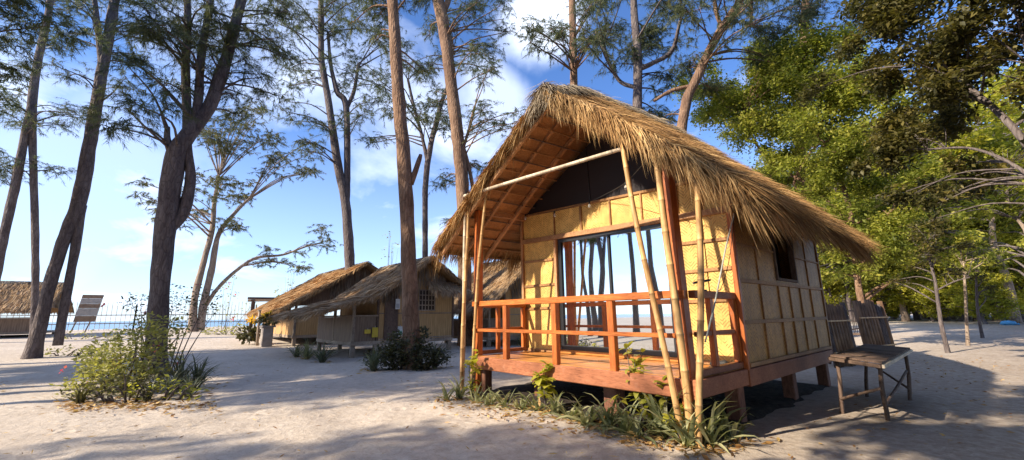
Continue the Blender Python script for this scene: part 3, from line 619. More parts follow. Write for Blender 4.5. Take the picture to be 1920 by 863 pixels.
# underside of the left slope: shingle rows, purlins, rafters
def under(side, y, s, off):
    p = roofpt(side, y, s); p.z -= off; return p
for side, par, off in ((-1, roofL, 0.105), (1, roofR, 0.135)):
    rows = 15
    for i in range(rows):
        s0 = 0.01+0.985*i/rows; s1 = 0.01+0.985*(i+1)/rows+0.012
        nseg = 3; ys = [Y0R+0.08, 1.0, 3.1, Y1R-0.08]
        m = MB()
        for k in range(3):
            jit = random.uniform(-0.006,0.006); a, b_ = ys[k]+0.003, ys[k+1]-0.003
            q = [under(side,a,s0,off+0.004), under(side,b_,s0,off+0.004), under(side,b_,s1,off+0.030+jit), under(side,a,s1,off+0.030-jit)]
            m.slab(q, (0,0,-0.010))
        m.build('shingle_row', NIPA, par)
        m = MB(); p = under(side,Y0R+0.1,s1-0.02,off+0.055); q = under(side,Y1R-0.1,s1-0.02,off+0.055); m.bar(p, q, 0.03, 0.016, 0.003); m.build('purlin', BATTEN if i % 2 else DARKW, par)
    for yy in (Y0R+0.10, 0.38, 0.95, 2.3, 3.6, 4.9):
        m = MB(); prev = None
        for k in range(5):
            p = under(side, yy, 0.015+0.975*k/4, off+0.10)
            if prev is not None: m.bar(prev, p, 0.055, 0.075, 0.004)
            prev = p
        m.build('rafter', RAFT, par)
hbar('ridge_beam', (RX,Y0R+0.12,3.70), (RX,Y1R-0.12,3.98), 0.06, 0.10, RAFT)

# ------------------------------------------------------------------ things on the hut
sl = empty('string_light', (0.0, 0.9, Z0+2.7)); tag(sl, 'string of clear bulbs on a thin dark wire under the thatched veranda roof', 'string light')
def at_y(px, py, yv): return onax(px, py, 1, yv)
wire = [at_y(912,385,0.5), at_y(937,392,0.7), at_y(985,402,1.15), at_y(1040,396,1.16), at_y(1105,378,1.16), at_y(1140,362,1.0), at_y(1173,342,0.6), at_y(1213,300,0.0)]
pts = smoothpath([(*(v-sl.location),0) for v in wire], 6)
m = MB(); m.tube([p[:3] for p in pts], 0.005, 5); m.build('wire', DARKROPE, sl)
for v in (wire[1], wire[2], wire[3], wire[4], wire[6]):
    q = v-sl.location; m = MB(); m.tube([q+Vector((0,0,-z)) for z in (0.0,0.045)], 0.014, 8); s_ = m.build('socket', DARKROPE, sl)
    m = MB(); m.tube([q+Vector((0,0,-z)) for z in (0.045,0.06,0.085,0.105,0.118)], [0.011,0.021,0.028,0.02,0.004], 10); m.build('bulb', BULB, sl, True)
def solar(name, loc, rz_, label):
    o = empty(name, loc, rz_); m = MB(); m.tube([(0,0,0),(0,0,0.012)], 0.05, 12); m.build('base', BLACKM, o)
    m = MB(); m.tube([(0,0,0.012),(0,0,0.085)], 0.016, 8); m.build('stem', BLACKM, o)
    m = MB(); m.obox(Vector((0,0,0.105)), Vector((1,0,0.15)).normalized(), Vector((0,1,0)), Vector((-0.15,0,1)).normalized(), [0.09,0.06,0.012], 0.006); m.build('solar_panel', BLACKM, o)
    return tag(o, label, 'solar lamp')
solar('solar_lamp', (3.795,0.42,Z0+0.905), 0.6, 'small black solar lamp standing on the dark right-hand side rail of the veranda')
o = empty('coconut_bowl', (-0.06,1.12,Z0+0.886)); tag(o, 'small dark dome-shaped lamp on the rear end of the left veranda rail', 'lamp')
m = MB(); m.tube([(0,0,0),(0,0,0.02),(0,0,0.055),(0,0,0.075)], [0.085,0.10,0.07,0.02], 14); m.build('dome', DARKW, o, True)
m = MB(); m.tube([(0,0,0.075),(0,0,0.10)], 0.012, 8); m.build('knob', DARKW, o)
o.name = 'dome_lamp'
o = empty('hanging_cord', (3.9,0.3,Z0)); tag(o, 'pale cord hanging in a loop from the right eave down past the railing', 'cord')
def rel(o, pts): return [p-o.location for p in pts]
c1 = [at_y(1377,400,0.9), at_y(1362,460,0.75), at_y(1350,520,0.55), at_y(1342,560,0.2), at_y(1333,600,-0.02), at_y(1322,642,-0.06)]
c2 = [at_y(1377,400,0.9), at_y(1370,470,0.8), at_y(1362,510,0.7), at_y(1352,540,0.5), at_y(1347,545,0.4)]
m = MB(); m.tube([p[:3] for p in smoothpath([(*v,0) for v in rel(o, c1)], 5)], 0.009, 6); m.build('cord', ROPE, o, True)
m = MB(); m.tube([p[:3] for p in smoothpath([(*v,0) for v in rel(o, c2)], 5)], 0.004, 5); m.build('loop', DARKROPE, o, True)
o = empty('sandal_pair', (3.62,1.05,Z0)); tag(o, 'small dark rounded bundle on the veranda floor beside the right railing', 'bundle')
m = MB(); m.tube([(-0.11,0,0.03),(-0.09,0,0.04),(0,0,0.05),(0.07,0,0.055),(0.10,0,0.05)], [0.02,0.038,0.036,0.045,0.03], 10); m.build('top', DARKROPE, o, True); m = MB(); m.cbox((-0.12,-0.04,0.004),(0.11,0.04,0.016),0.004); m.build('base', DARKW, o); o.name = 'dark_bundle'
# ------------------------------------------------------------------ trees
def stempts(base, pts):
    out = []
    for px, py, wp in pts:
        v = onvert(px, py, base); ct = math.cos(math.atan((px-960)/F)); out.append((v.x, v.y, v.z, 0.46*wp*ct*depth(v)/F))
    return out
def stem_tube(mb, P, n=10, k=6, rough=0.16, flare=False):
    S = smoothpath(P, k); pts = []; rad = []
    for i, s in enumerate(S):
        pts.append(Vector(s[:3])); r_ = max(0.012, s[3])
        if flare: r_ *= 1+0.35*math.exp(-i*0.7)
        rad.append(r_)
    mb.tube(pts, rad, n, True, rough); return pts, rad
def casuarina(label, base, stems, clumps, bark_=BARKD, leaf=NEEDLE, dens=1.0, spread=1.0, group='tall casuarina trees', nw=0.012, name='casuarina_tree', nl=(0.10,0.26), zo=0.6):
    """stems: lists of (px,py,width px); clumps: (px,py,radius px) of foliage as seen in the photograph"""
    o = empty(name, base); tag(o, label, 'tree', group); loc = np.array(base)
    n = Vector((base.x-CAM.x, base.y-CAM.y, 0)).normalized()
    mb = MB(); allp = []
    for i, st in enumerate(stems):
        P = stempts(base, st)
        if i == 0: P[0] = (base.x, base.y, base.z-0.15, P[0][3])
        pts, rad = stem_tube(mb, P, 10, 6, 0.16, i == 0)
        allp += [(p, r_) for p, r_ in zip(pts, rad)]
    mb.v = [(v[0]-base.x, v[1]-base.y, v[2]-base.z) for v in mb.v]; mb.build('trunk', bark_, o, True)
    cl = []
    for (px, py, rp) in clumps:
        c = onvert(px, py, base); R_ = rp*depth(c)/F; off = RNG.uniform(-1, 1)*spread*2.2; cl.append((c+n*off, R_))
    crown(o, base, allp, cl, bark_, leaf, dens, nw, nl, zo); return o
def crown(o, base, allp, cl, bark_, leaf, dens, nw, nl=(0.14,0.30), zo=0.35):
    loc = np.array(base); lb = MB(); A = Acc()
    sub = []
    for c, R_ in cl:
        k = 3 if R_ > 0.45 else 2
        for _ in range(k): sub.append((c+Vector(rand_dirs(1)[0])*R_*random.uniform(0.3,1.15), R_*random.uniform(0.5,0.9)))
    for c, R_ in sub:
        best = min(allp, key=lambda pr: (pr[0]-c).length + random.uniform(0,0.9) + (0 if pr[0].z < c.z-0.2*R_ else 2.5*(pr[0].z-c.z+0.3)))
        p, r_ = best; d = c-p; mid = p+d*0.5+Vector((random.uniform(-.2,.2), random.uniform(-.2,.2), 0.10*d.length)); r1 = min(r_*0.5, 0.022+0.008*d.length)
        end = c+d.normalized()*R_*0.5
        S = smoothpath([(*p, r1), (*mid, r1*0.7), (*c, r1*0.4), (*end, 0.008)], 4); lb.tube([Vector(s[:3]) for s in S], [max(0.007, s[3]) for s in S], 6)
        nb = max(8, int(16*min(R_, 1.9)))
        L_ = np.array([s[:3] for s in S[5:]])
        tws = []; ntw = max(14, int(95*dens*min(R_, 1.9)**1.6))
        # secondary branchlets
        roots = []
        for k in range(nb):
            a = L_[RNG.integers(len(L_))]; dd = rand_dirs(1)[0]; dd[2] = dd[2]*0.45+0.12; e = a+dd*R_*RNG.uniform(0.5, 1.05); m_ = (a+e)/2+np.array([0,0,0.08*R_])
            lb.tube([Vector(a), Vector(m_), Vector(e)], [0.009, 0.006, 0.003], 4, False)
            roots += [a+(m_-a)*t for t in (0.5,1.0)] + [m_+(e-m_)*t for t in (0.35,0.7,1.0,1.0)]
        roots = np.array(roots)
        ti = RNG.integers(len(roots), size=ntw); T0 = roots[ti]+RNG.normal(0, 0.20*R_, (ntw,3)); td = rand_dirs(ntw); td[:,2] = td[:,2]*0.5+0.1; tl = RNG.uniform(0.3, 0.85, ntw)
        npt = 42; t = RNG.uniform(0.1, 1.0, (ntw,npt)); Sx = T0[:,None]+td[:,None]*(tl[:,None]*t)[...,None]; Sx[...,2] -= (0.35*tl[:,None]*t**2)
        nn = ntw*npt; Dn = np.repeat(td, npt, 0)*0.55+rand_dirs(nn)*0.6; Dn[:,2] -= zo
        tone = np.repeat(RNG.normal(0.45, 0.22, ntw), npt)+RNG.normal(0, 0.08, nn)
        A.add(blades(Sx.reshape(-1,3)-loc, Dn, RNG.uniform(*nl, nn), np.full(nn, nw)*RNG.uniform(0.7,1.3,nn), tone))
    lb.v = [(v[0]-base.x, v[1]-base.y, v[2]-base.z) for v in lb.v]; tag(lb.build('branches', bark_, o, True), kind='stuff'); A.build('crown', leaf, o)
def g(px, py): return gp(px, py)
def gd(px, dist):                            # ground point in the direction of a picture column, at a given distance
    d = ray(px, 600); h = math.hypot(d.x, d.y); x, y = CAM.x+d.x/h*dist, CAM.y+d.y/h*dist; return Vector((x, y, gz(x, y)))

# left pair of leaning stems that join, and the tree at the far left edge
casuarina('leaning casuarina with two stems that join, second tree from the left edge', g(58,672),
  [[(58,672,40),(75,610,34),(100,510,30),(128,430,32),(150,370,36),(170,260,30),(190,140,26),(205,60,24),(222,-40,20),(235,-150,12)], [(108,648,24),(122,570,22),(140,470,22),(152,385,26)], [(192,130,18),(182,40,14),(170,-60,8)]],
  [(190,60,42),(245,20,45),(150,50,34),(265,110,30),(215,-60,60),(280,-40,50),(130,-30,50),(235,180,22),(110,120,22),(300,60,36),(205,-140,70),(160,200,22)], BARKD, dens=0.28, spread=0.5)
casuarina('slender forked casuarina whose stems meet high up, leftmost tree', g(64,640),
  [[(64,640,18),(66,560,18),(66,440,18),(62,300,18),(60,200,22),(72,110,19),(90,30,17),(100,-60,12)], [(-30,640,26),(-12,540,24),(8,440,24),(30,340,22),(50,240,20),(60,195,20)]],
  [(25,40,45),(20,110,35),(70,250,34),(110,240,34),(150,225,30),(35,320,32),(100,320,26),(10,210,28),(95,-20,55),(40,-60,60),(130,10,32),(0,300,26),(115,90,26),(5,170,30)], BARKD, dens=0.25, spread=0.5)
# the big dark tree with the flowering bush
T2 = g(292,705)
casuarina('massive dark casuarina forking low, rising out of the flowering bush', T2,
  [[(292,705,62),(293,640,48),(300,540,44),(308,450,46),(316,380,48),(330,290,44),(352,255,36),(390,205,30),(412,150,28),(428,95,24),(448,20,22),(468,-60,14)],
   [(318,430,26),(345,395,28),(357,340,24),(352,280,20),(350,200,20),(348,120,18),(352,40,16),(350,-50,10)], [(362,250,22),(372,180,20),(378,100,18),(392,20,13),(408,-60,9),(420,-120,5)], [(322,285,22),(314,262,16),(314,238,12)]],
  [(380,40,50),(450,50,52),(330,50,46),(505,95,40),(420,110,44),(285,20,48),(365,120,36),(490,175,28),(255,160,30),(245,225,30),(300,225,30),(510,25,42),(225,250,22),(440,180,26),(400,-60,80),(500,-60,70),(300,-60,70),(340,170,26),(290,95,34),(470,140,28),(540,60,30),(250,90,26),(400,80,36)], BARKD, dens=0.55, spread=0.6)
# pale background tree with spreading crown by the fence
casuarina('pale sparse tree with two leaning trunks and one long low limb by the fence', g(362,622),
  [[(356,622,20),(365,560,16),(385,480,13),(398,430,12),(402,380,9),(410,330,6)], [(376,620,18),(382,570,17),(398,500,14),(410,440,11),(440,400,8),(470,370,5)], [(382,580,9),(405,545,9),(440,510,8),(480,484,7),(530,478,5),(575,462,4),(605,455,3)]],
  [(430,225,34),(475,255,32),(400,295,32),(450,345,30),(400,375,28),(500,305,26),(560,315,26),(365,410,24),(555,482,24),(592,455,20),(505,480,20),(275,380,22),(440,415,22),(345,350,24),(520,260,22),(470,200,24),(430,280,26),(390,250,22),(590,320,18),(300,390,16)], BARKL, NEEDLEY, dens=0.50, spread=1.5, nw=0.022, nl=(0.12,0.28))
# slim twin-stemmed tree between the far huts
casuarina('slim dark twin-stemmed casuarina rising between the two neighbouring huts', g(655,640),
  [[(655,640,24),(657,560,22),(655,480,22),(648,380,20),(634,311,18),(614,178,15),(603,111,13),(602,20,12),(600,-80,8)], [(650,385,14),(651,333,14),(649,200,13),(632,172,11),(620,120,8),(615,60,6)], [(649,205,9),(664,170,8),(672,120,6)]],
  [(560,40,46),(620,50,46),(680,90,36),(580,125,36),(660,150,34),(700,30,40),(560,200,28),(600,245,26),(690,195,28),(640,10,42),(740,60,30),(575,290,20),(600,-60,70),(680,-60,60),(540,110,30),(655,240,22),(530,60,32),(710,130,28)], BARKD, dens=0.5, spread=0.8, nw=0.014)
# big brown trunk in the middle
T5 = g(772,690)
casuarina('thick straight brown trunk with a broken stub, in front of the neighbouring hut', T5,
  [[(773,690,44),(771,620,36),(768,540,32),(766,470,32),(763,400,30),(758,310,30),(752,240,27),(745,150,25),(740,60,24),(734,-40,22),(730,-160,16)], [(770,345,14),(780,318,12),(786,300,10),(789,290,7)]],
  [(760,-90,70),(700,-100,70),(800,-110,70),(740,-180,80),(790,60,20),(715,60,18),(690,-20,40),(800,-20,40)], BARK, dens=1.1, spread=0.8)
casuarina('thin forked dark casuarina behind the thick brown trunk', g(797,642),
  [[(797,642,13),(797,560,13),(797,470,12),(797,400,12),(799,330,12),(808,270,11),(826,200,9),(842,150,7),(850,90,5)], [(801,300,8),(790,250,7),(776,200,6),(765,150,5)]],
  [(780,180,30),(800,245,28),(755,225,26),(840,245,26),(820,120,28),(780,90,30),(700,250,20),(830,60,28),(720,180,24),(760,140,24),(850,190,20)], BARKD, NEEDLE, dens=0.55, nw=0.015)
casuarina('tall lit brown trunk leaning left above the hut roof', g(874,648),
  [[(874,648,30),(872,560,28),(870,450,27),(868,370,27),(862,290,26),(850,190,25),(840,110,24),(830,40,24),(822,0,23),(815,-80,18)], [(828,30,14),(842,-5,12),(850,-60,9)], [(862,300,6),(880,240,6),(890,200,5)], [(880,420,8),(888,370,8),(876,300,7),(858,240,5)]],
  [(900,30,38),(942,45,22),(870,60,30),(882,130,26),(800,15,32),(918,150,18),(850,-80,60),(780,-60,50),(930,95,20),(905,95,24),(820,320,22),(850,400,18),(900,240,26),(940,230,24),(900,300,20),(820,160,26),(960,260,18)], BARK, dens=0.6, spread=0.8, nw=0.014)
# trees behind the roof
casuarina('slim straight trunk rising behind the peak of the thatched roof', gd(1077,17),
  [[(1077,640,17),(1077,420,17),(1076,160,16),(1074,60,15),(1072,-40,13),(1070,-160,9)]],
  [(1100,60,30),(1050,110,26),(1150,30,36),(1020,105,22),(1100,120,22),(1070,-60,60),(1120,-30,50),(1000,-30,40),(1130,90,24),(1040,60,22),(1010,130,14)], BARK, dens=0.75, nw=0.015)
casuarina('dark casuarina with wide fork behind the ridge of the hut', gd(1196,16),
  [[(1196,620,24),(1196,420,22),(1195,190,20),(1196,110,18),(1190,40,16),(1185,-60,12)], [(1197,130,12),(1225,118,10),(1260,95,9),(1275,40,7)], [(1196,165,9),(1160,150,8),(1130,90,7),(1118,60,5)]],
  [(1180,110,28),(1230,60,40),(1260,125,30),(1150,75,30),(1210,20,40),(1280,30,34),(1170,-50,60),(1260,-60,60),(1120,150,20),(1230,170,22)], BARKD, dens=0.85, nw=0.015)
casuarina('brown casuarina leaning to the right with long bare limbs above the roof', gd(1268,16),
  [[(1268,560,26),(1272,330,24),(1285,200,22),(1305,150,20),(1335,85,19),(1365,35,17),(1395,-10,15),(1430,-80,10)], [(1338,85,10),(1352,55,10),(1342,20,8),(1335,-40,6)], [(1405,50,6),(1410,20,6),(1404,-20,5)], [(1300,160,8),(1260,170,8),(1225,190,6)]],
  [(1300,50,38),(1400,60,34),(1450,35,38),(1330,-30,50),(1420,-60,60),(1380,90,26),(1300,110,28),(1480,70,30),(1360,10,30),(1500,20,36),(1340,130,24),(1240,200,16)], BARK, dens=0.8, nw=0.015)
casuarina('straight brown trunk standing above the bright green tree', gd(1495,21),
  [[(1495,560,24),(1500,330,23),(1503,130,22),(1508,60,20),(1511,0,18),(1512,-90,13)]],
  [(1540,30,34),(1470,20,30),(1500,-70,60),(1560,-40,50),(1450,-20,46),(1575,70,26),(1600,20,30)], BARK, dens=0.8, nw=0.015)
# trees in front of the hut, outside the frame; they show mirrored in the glass door and shade the sand
def free_tree(label, base, hgt, lean, r_, seed, fork=True, dens=0.9, crown_from=0.42, leaf=NEEDLE):
    rs = random.Random(seed); o = empty('casuarina_tree', base); tag(o, label, 'tree', 'tall casuarina trees'); mb = MB(); allp = []
    P = []
    for i in range(7):
        t = i/6; P.append((base.x+lean[0]*t*hgt+rs.uniform(-.12,.12)*(t > 0), base.y+lean[1]*t*hgt+rs.uniform(-.12,.12)*(t > 0), base.z-0.1+t*hgt, r_*(1-0.75*t)))
    pts, rad = stem_tube(mb, P, 10, 5, 0.16, True); allp += list(zip(pts, rad))
    if fork:
        a = P[2]; Q = [a]
        dx, dy = rs.uniform(-.25,.25), rs.uniform(-.25,.25)
        for i in range(1, 5): Q.append((a[0]+dx*i*1.4, a[1]+dy*i*1.4, a[2]+i*hgt*0.14, a[3]*(0.75-0.14*i)))
        pts, rad = stem_tube(mb, Q, 8, 5); allp += list(zip(pts, rad))
    mb.v = [(v[0]-base.x, v[1]-base.y, v[2]-base.z) for v in mb.v]; mb.build('trunk', BARKD, o, True)
    cl = []
    up_ = [p for p in allp if p[0].z > base.z+crown_from*hgt]
    for i in range(20):
        p, _ = rs.choice(up_); cl.append((p+Vector((rs.uniform(-2,2), rs.uniform(-2,2), rs.uniform(-.6,1.2))), rs.uniform(0.6,1.15)))
    crown(o, base, up_, cl, BARKD, leaf, dens, 0.022); return o
def rg(px, py): v = refl_ground(px, py); v.z = gz(v.x, v.y); return v
free_tree('leaning forked casuarina mirrored in the left pane of the glass door', rg(1128,634), 12, (0.03,-0.02), 0.19, 3, True, 0.7, 0.66)
free_tree('thin straight casuarina mirrored beside the door post', rg(1106,632), 11, (-0.06,0.02), 0.13, 4, False, 0.6, 0.6)
free_tree('dark casuarina mirrored in the right pane of the glass door', rg(1193,630), 13, (0.02,0.01), 0.19, 5, True, 0.7, 0.64)
free_tree('stout casuarina mirrored behind the leaning bamboo pole', rg(1240,632), 12, (-0.03,0.02), 0.20, 6, True, 0.6, 0.68)
free_tree('casuarina standing on open sand behind the photographer', Vector((4.6,-13.5,gz(4.6,-13.5))), 13, (0.02,0.03), 0.24, 8, True, 1.0, 0.45)
free_tree('casuarina near the left foreground shading the sand', Vector((-13.5,-18.0,gz(-13.5,-18))), 13, (-0.02,0.02), 0.22, 9, True, 1.0, 0.5)
free_tree('casuarina farther left of the photographer beside the shore path', Vector((-14.0,-10.5,gz(-14,-10.5))), 12, (0.02,0.02), 0.2, 15, True, 0.7, 0.4)
free_tree('short casuarina in the open in front of the veranda', Vector((-1.2,-17.0,gz(-1.2,-17))), 9.5, (0.0,0.0), 0.14, 16, True, 0.22, 0.5)
free_tree('casuarina far to the left shading the sandy path', Vector((-11.5,-13.0,gz(-11.5,-13))), 13, (0.02,0.02), 0.24, 10)
free_tree('casuarina to the right behind the photographer shading the side of the hut', Vector((9.0,-11.0,gz(9,-11))), 13, (0.0,0.03), 0.24, 11, True, 1.2, 0.4)

# ------------------------------------------------------------------ broadleaf trees on the right
def leafcrown(o, base, allp, cl, bark_, leaf, per, ll, name='crown', up=0.1):
    loc = np.array(base); lb = MB(); A = Acc(); sub = []
    for c, R_ in cl:
        for _ in range(3): sub.append((c+Vector(rand_dirs(1)[0])*R_*random.uniform(0.25,1.15), R_*random.uniform(0.45,0.85)))
    for c, R_ in sub:
        p, r_ = min(allp, key=lambda pr: (pr[0]-c).length+random.uniform(0,0.8)+(0 if pr[0].z < c.z else 2*(pr[0].z-c.z)))
        d = c-p; mid = p+d*0.5+Vector((random.uniform(-.15,.15), random.uniform(-.15,.15), 0.12*d.length)); r1 = min(r_*0.55, 0.02+0.016*d.length)
        S = smoothpath([(*p, r1), (*mid, r1*0.7), (*c, r1*0.35)], 4); lb.tube([Vector(s[:3]) for s in S], [max(0.006, s[3]) for s in S], 6)
        nb = max(6, int(12*min(R_, 1.6))); a = np.array(c); roots = []
        for k in range(nb):
            dd = rand_dirs(1)[0]; dd[2] = dd[2]*0.7+0.1; e = a+dd*R_*RNG.uniform(0.45,1.05); m_ = (a+e)/2+np.array([0,0,0.06*R_]); lb.tube([Vector(a), Vector(m_), Vector(e)], [0.008,0.005,0.003], 4, False)
            tone = RNG.normal(0.45, 0.2)
            for tt in (0.35,0.6,0.8,0.95,1.0): roots.append((*(a+(m_-a)*(tt*2) if tt < 0.5 else m_+(e-m_)*(tt*2-1)), tone))
        roots = np.array(roots); n = max(12, int(0.75*per*R_**2)); ri = RNG.integers(len(roots), size=n); S_ = roots[ri,:3]+RNG.normal(0, 0.20*max(R_, 0.35), (n,3))
        Dv = rand_dirs(n); Dv[:,2] = Dv[:,2]*0.6-0.25; L_ = RNG.uniform(0.45,1.5,n)*ll; A.add(leaves(S_-loc, Dv, L_, L_*RNG.uniform(0.38,0.52,n), roots[ri,3]+RNG.normal(0,0.14,n)))
    lb.v = [(v[0]-base.x, v[1]-base.y, v[2]-base.z) for v in lb.v]; tag(lb.build('branches', bark_, o, True), kind='stuff'); return A.build(name, leaf, o)
def broadleaf(label, base, stems, clumps, bark_, leaf, per, ll, spread, group=None, name='broadleaf_tree', doff=0.0, rs=1.0):
    o = empty(name, base); tag(o, label, 'tree', group); n = Vector((base.x-CAM.x, base.y-CAM.y, 0)).normalized(); mb = MB(); allp = []
    for i, st in enumerate(stems):
        P = stempts(base, st)
        if i == 0: P[0] = (base.x, base.y, base.z-0.12, P[0][3])
        pts, rad = stem_tube(mb, P, 9, 5, 0.12, i == 0); allp += list(zip(pts, rad))
    mb.v = [(v[0]-base.x, v[1]-base.y, v[2]-base.z) for v in mb.v]; mb.build('trunk', bark_, o, True); cl = []
    for (px, py, rp) in clumps:
        c = onvert(px, py, base); off = RNG.uniform(-1,1)*spread+doff; cl.append((c+n*off, rs*rp*depth(c)/F))
    leafcrown(o, base, allp, cl, bark_, leaf, per, ll); return o
TB = g(1640,652)
broadleaf('bright green broadleaf tree behind the hut, its trunk beside the bamboo screens', TB,
  [[(1642,652,20),(1628,610,17),(1614,560,16),(1607,520,15),(1600,450,14),(1590,380,12),(1560,300,9),(1520,230,6)], [(1606,520,9),(1640,440,8),(1680,380,6),(1700,340,5)], [(1596,420,8),(1520,350,7),(1440,300,6),(1390,220,4)], [(1502,360,6),(1490,340,6),(1530,275,5),(1600,255,4)]],
  [(1350,125,38),(1400,175,46),(1480,150,44),(1540,120,40),(1440,245,44),(1350,205,36),(1520,240,46),(1580,310,44),(1480,320,38),(1640,385,44),(1600,200,44),(1560,420,34),(1650,480,34),(1740,440,36),(1700,330,40),(1420,120,34),(1310,180,24),(1550,180,36),(1620,300,36),(1540,350,34),(1590,470,30),(1700,420,34),(1690,500,28),(1500,200,36),(1570,500,24),(1380,150,36),(1460,190,40),(1420,300,30),(1330,160,30),(1530,300,40),(1470,100,34),(1620,150,36),(1560,250,40),(1390,240,34),(1510,160,36),(1640,440,36),(1600,400,36),(1680,280,36)],
  BARK, LEAFG, 2400, 0.12, 1.3, rs=1.5)
broadleaf('dark leafed tree overhanging from the right edge, closest to the camera', Vector((11.5,3.2,0.0)),
  [[(2080,760,34),(2060,640,30),(2030,500,28),(1980,360,25),(1900,240,20),(1800,150,12),(1720,90,8),(1650,60,5)], [(2010,430,16),(1930,330,12),(1830,280,8),(1740,280,5)], [(1960,330,12),(1930,120,10),(1900,10,7)]],
  [(1750,60,60),(1850,30,60),(1650,100,56),(1720,170,60),(1800,130,50),(1650,240,46),(1720,270,50),(1790,320,36),(1760,385,30),(1600,70,40),(1880,60,44),(1700,10,50),(1800,-40,60),(1640,10,44),(1680,320,32),(1770,220,46),(1640,170,40),(1690,210,40),(1830,90,40),(1820,390,20),(1710,350,30),(1900,110,18),(1740,120,50),(1930,20,50),(2000,-60,80),(2100,60,90),(2200,-80,110),(2050,200,70),(2150,300,80),(1980,-200,120),(1850,-150,110),(2300,150,110),(2000,100,50)],
  BARKD, LEAFD, 3400, 0.11, 0.8, rs=1.35)
small = [('small tree with a crooked thin trunk and flat crown on the sand', (1778,662), [[(1778,662,11),(1765,610,10),(1758,560,9),(1752,520,7),(1740,480,5)], [(1756,545,5),(1790,528,4),(1820,520,3)]], [(1740,470,26),(1700,490,24),(1780,490,26),(1820,470,24),(1760,430,26),(1720,440,24),(1800,520,18),(1690,530,16)], LEAFD),
         ('pale straight sapling trunk standing in the sun, nearer of two behind the crooked tree', (1814,648), [[(1814,648,9),(1812,600,8),(1810,550,7),(1806,490,5)]], [(1810,500,22),(1840,480,22),(1780,470,20),(1815,450,22)], LEAFG),
         ('dark thin sapling leaning left, rightmost of the saplings on the sand', (1842,634), [[(1842,634,8),(1834,590,7),(1831,550,6),(1830,500,4)]], [(1830,510,20),(1860,490,20),(1850,540,14),(1820,470,20)], LEAFD)]
for lb_, bp, st, cls, lf in small: broadleaf(lb_, g(*bp), st, cls, BARKL if 'pale' in lb_ else BARKD, lf, 1900, 0.10, 0.6, 'young trees on the sand', 'young_tree')
# wood at the back: four kinds copied, each tree its own object
def proto_tree(kind):
    o = empty('background_tree', (0,0,0)); rs = random.Random(kind); mb = MB(); H_ = (5.5, 7.5, 4.2, 9.0, 8.0)[kind]
    P = [(rs.uniform(-.15,.15)*(i > 0), rs.uniform(-.15,.15)*(i > 0), -0.1+H_*0.8*i/5, 0.13*(1-0.8*i/5)) for i in range(6)]; pts, rad = stem_tube(mb, P, 8, 4, 0.1, True); allp = list(zip(pts, rad)); mb.build('trunk', BARKL if kind % 2 else BARKD, o, True)
    cl = [(Vector((rs.uniform(-1,1)*H_*0.30, rs.uniform(-1,1)*H_*0.30, H_*rs.uniform(0.18 if kind == 2 else 0.32, 1.0))), rs.uniform(0.5,0.95)) for _ in range(26 if kind < 4 else 46)]
    leafcrown(o, Vector((0,0,0)), allp, cl, BARKD, (LEAFG, LEAFG, LEAFY, LEAFY, LEAFD)[kind], 900 if kind < 4 else 1200, 0.17 if kind < 4 else 0.24); return o
def copy_tree(o, loc, rz_, s_):
    c = o.copy(); COL.objects.link(c); c.location = loc; c.rotation_euler = (0,0,rz_); c.scale = (s_,s_,s_)
    for ch in o.children:
        d = ch.copy(); COL.objects.link(d); d.parent = c
    return c
protos = [proto_tree(k) for k in range(4)]; used = set()
wood_list = [(1548,606,1,1.24,'green tree seen just past the rear corner of the hut'),(1600,604,0,1.40,'green tree behind the dark bamboo screens'),(1660,603,2,1.00,'yellow-green bushy tree on the far edge of the sand, leftmost of the bright bushes'),(1702,601,2,0.75,'low yellow bush glowing in the sun, left of the crooked small tree'),
 (1735,598,1,1.55,'tall green tree behind the low yellow bush'),(1775,601,0,1.40,'rounded green tree behind the crooked small tree'),(1822,600,3,1.40,'tall yellow-green tree behind the saplings'),(1868,602,1,1.40,'green tree left of the blue sack at the far edge'),(1905,606,3,1.71,'tall yellow-green tree near the right edge behind the blue sack'),
 (1965,612,1,1.3,'leafy tree cut by the right edge of the picture'),(1890,596,0,2.02,'large green tree farthest back at right'),(1640,597,3,1.55,'tall pale green tree deep behind the bamboo screens'),(1570,597,1,1.71,'deep background tree left of the green trunk'),(1790,596,3,1.86,'tall pale tree deep behind the saplings'),(1520,600,3,1.71,'background tree hidden mostly by the hut wall'),(1700,596,1,1.94,'tall dark background tree above the yellow bush'),(1850,608,2,0.70,'low bright bush between the saplings and the blue sack'),(1755,603,2,1.1,'bright bush just behind the crooked small tree'),(1800,603,2,0.9,'yellow bush behind the pale sapling trunk'),(1622,601,2,0.9,'yellow bush glimpsed right above the wider bamboo screen'),(1925,604,2,1.2,'yellow-green bush at the right edge of the far sand'),(1670,594,0,2.1,'broad tree farthest back above the yellow bushes')]
for i, (px, py, k, s_, lab) in enumerate(wood_list):
    p = g(px, py)
    if k in used: o = copy_tree(protos[k], p, random.uniform(0,6.3), s_)
    else: o = protos[k]; o.location = p; o.scale = (s_,)*3; used.add(k)
    tag(o, lab, 'bush' if k == 2 else 'tree', 'wood at the far edge of the sand')

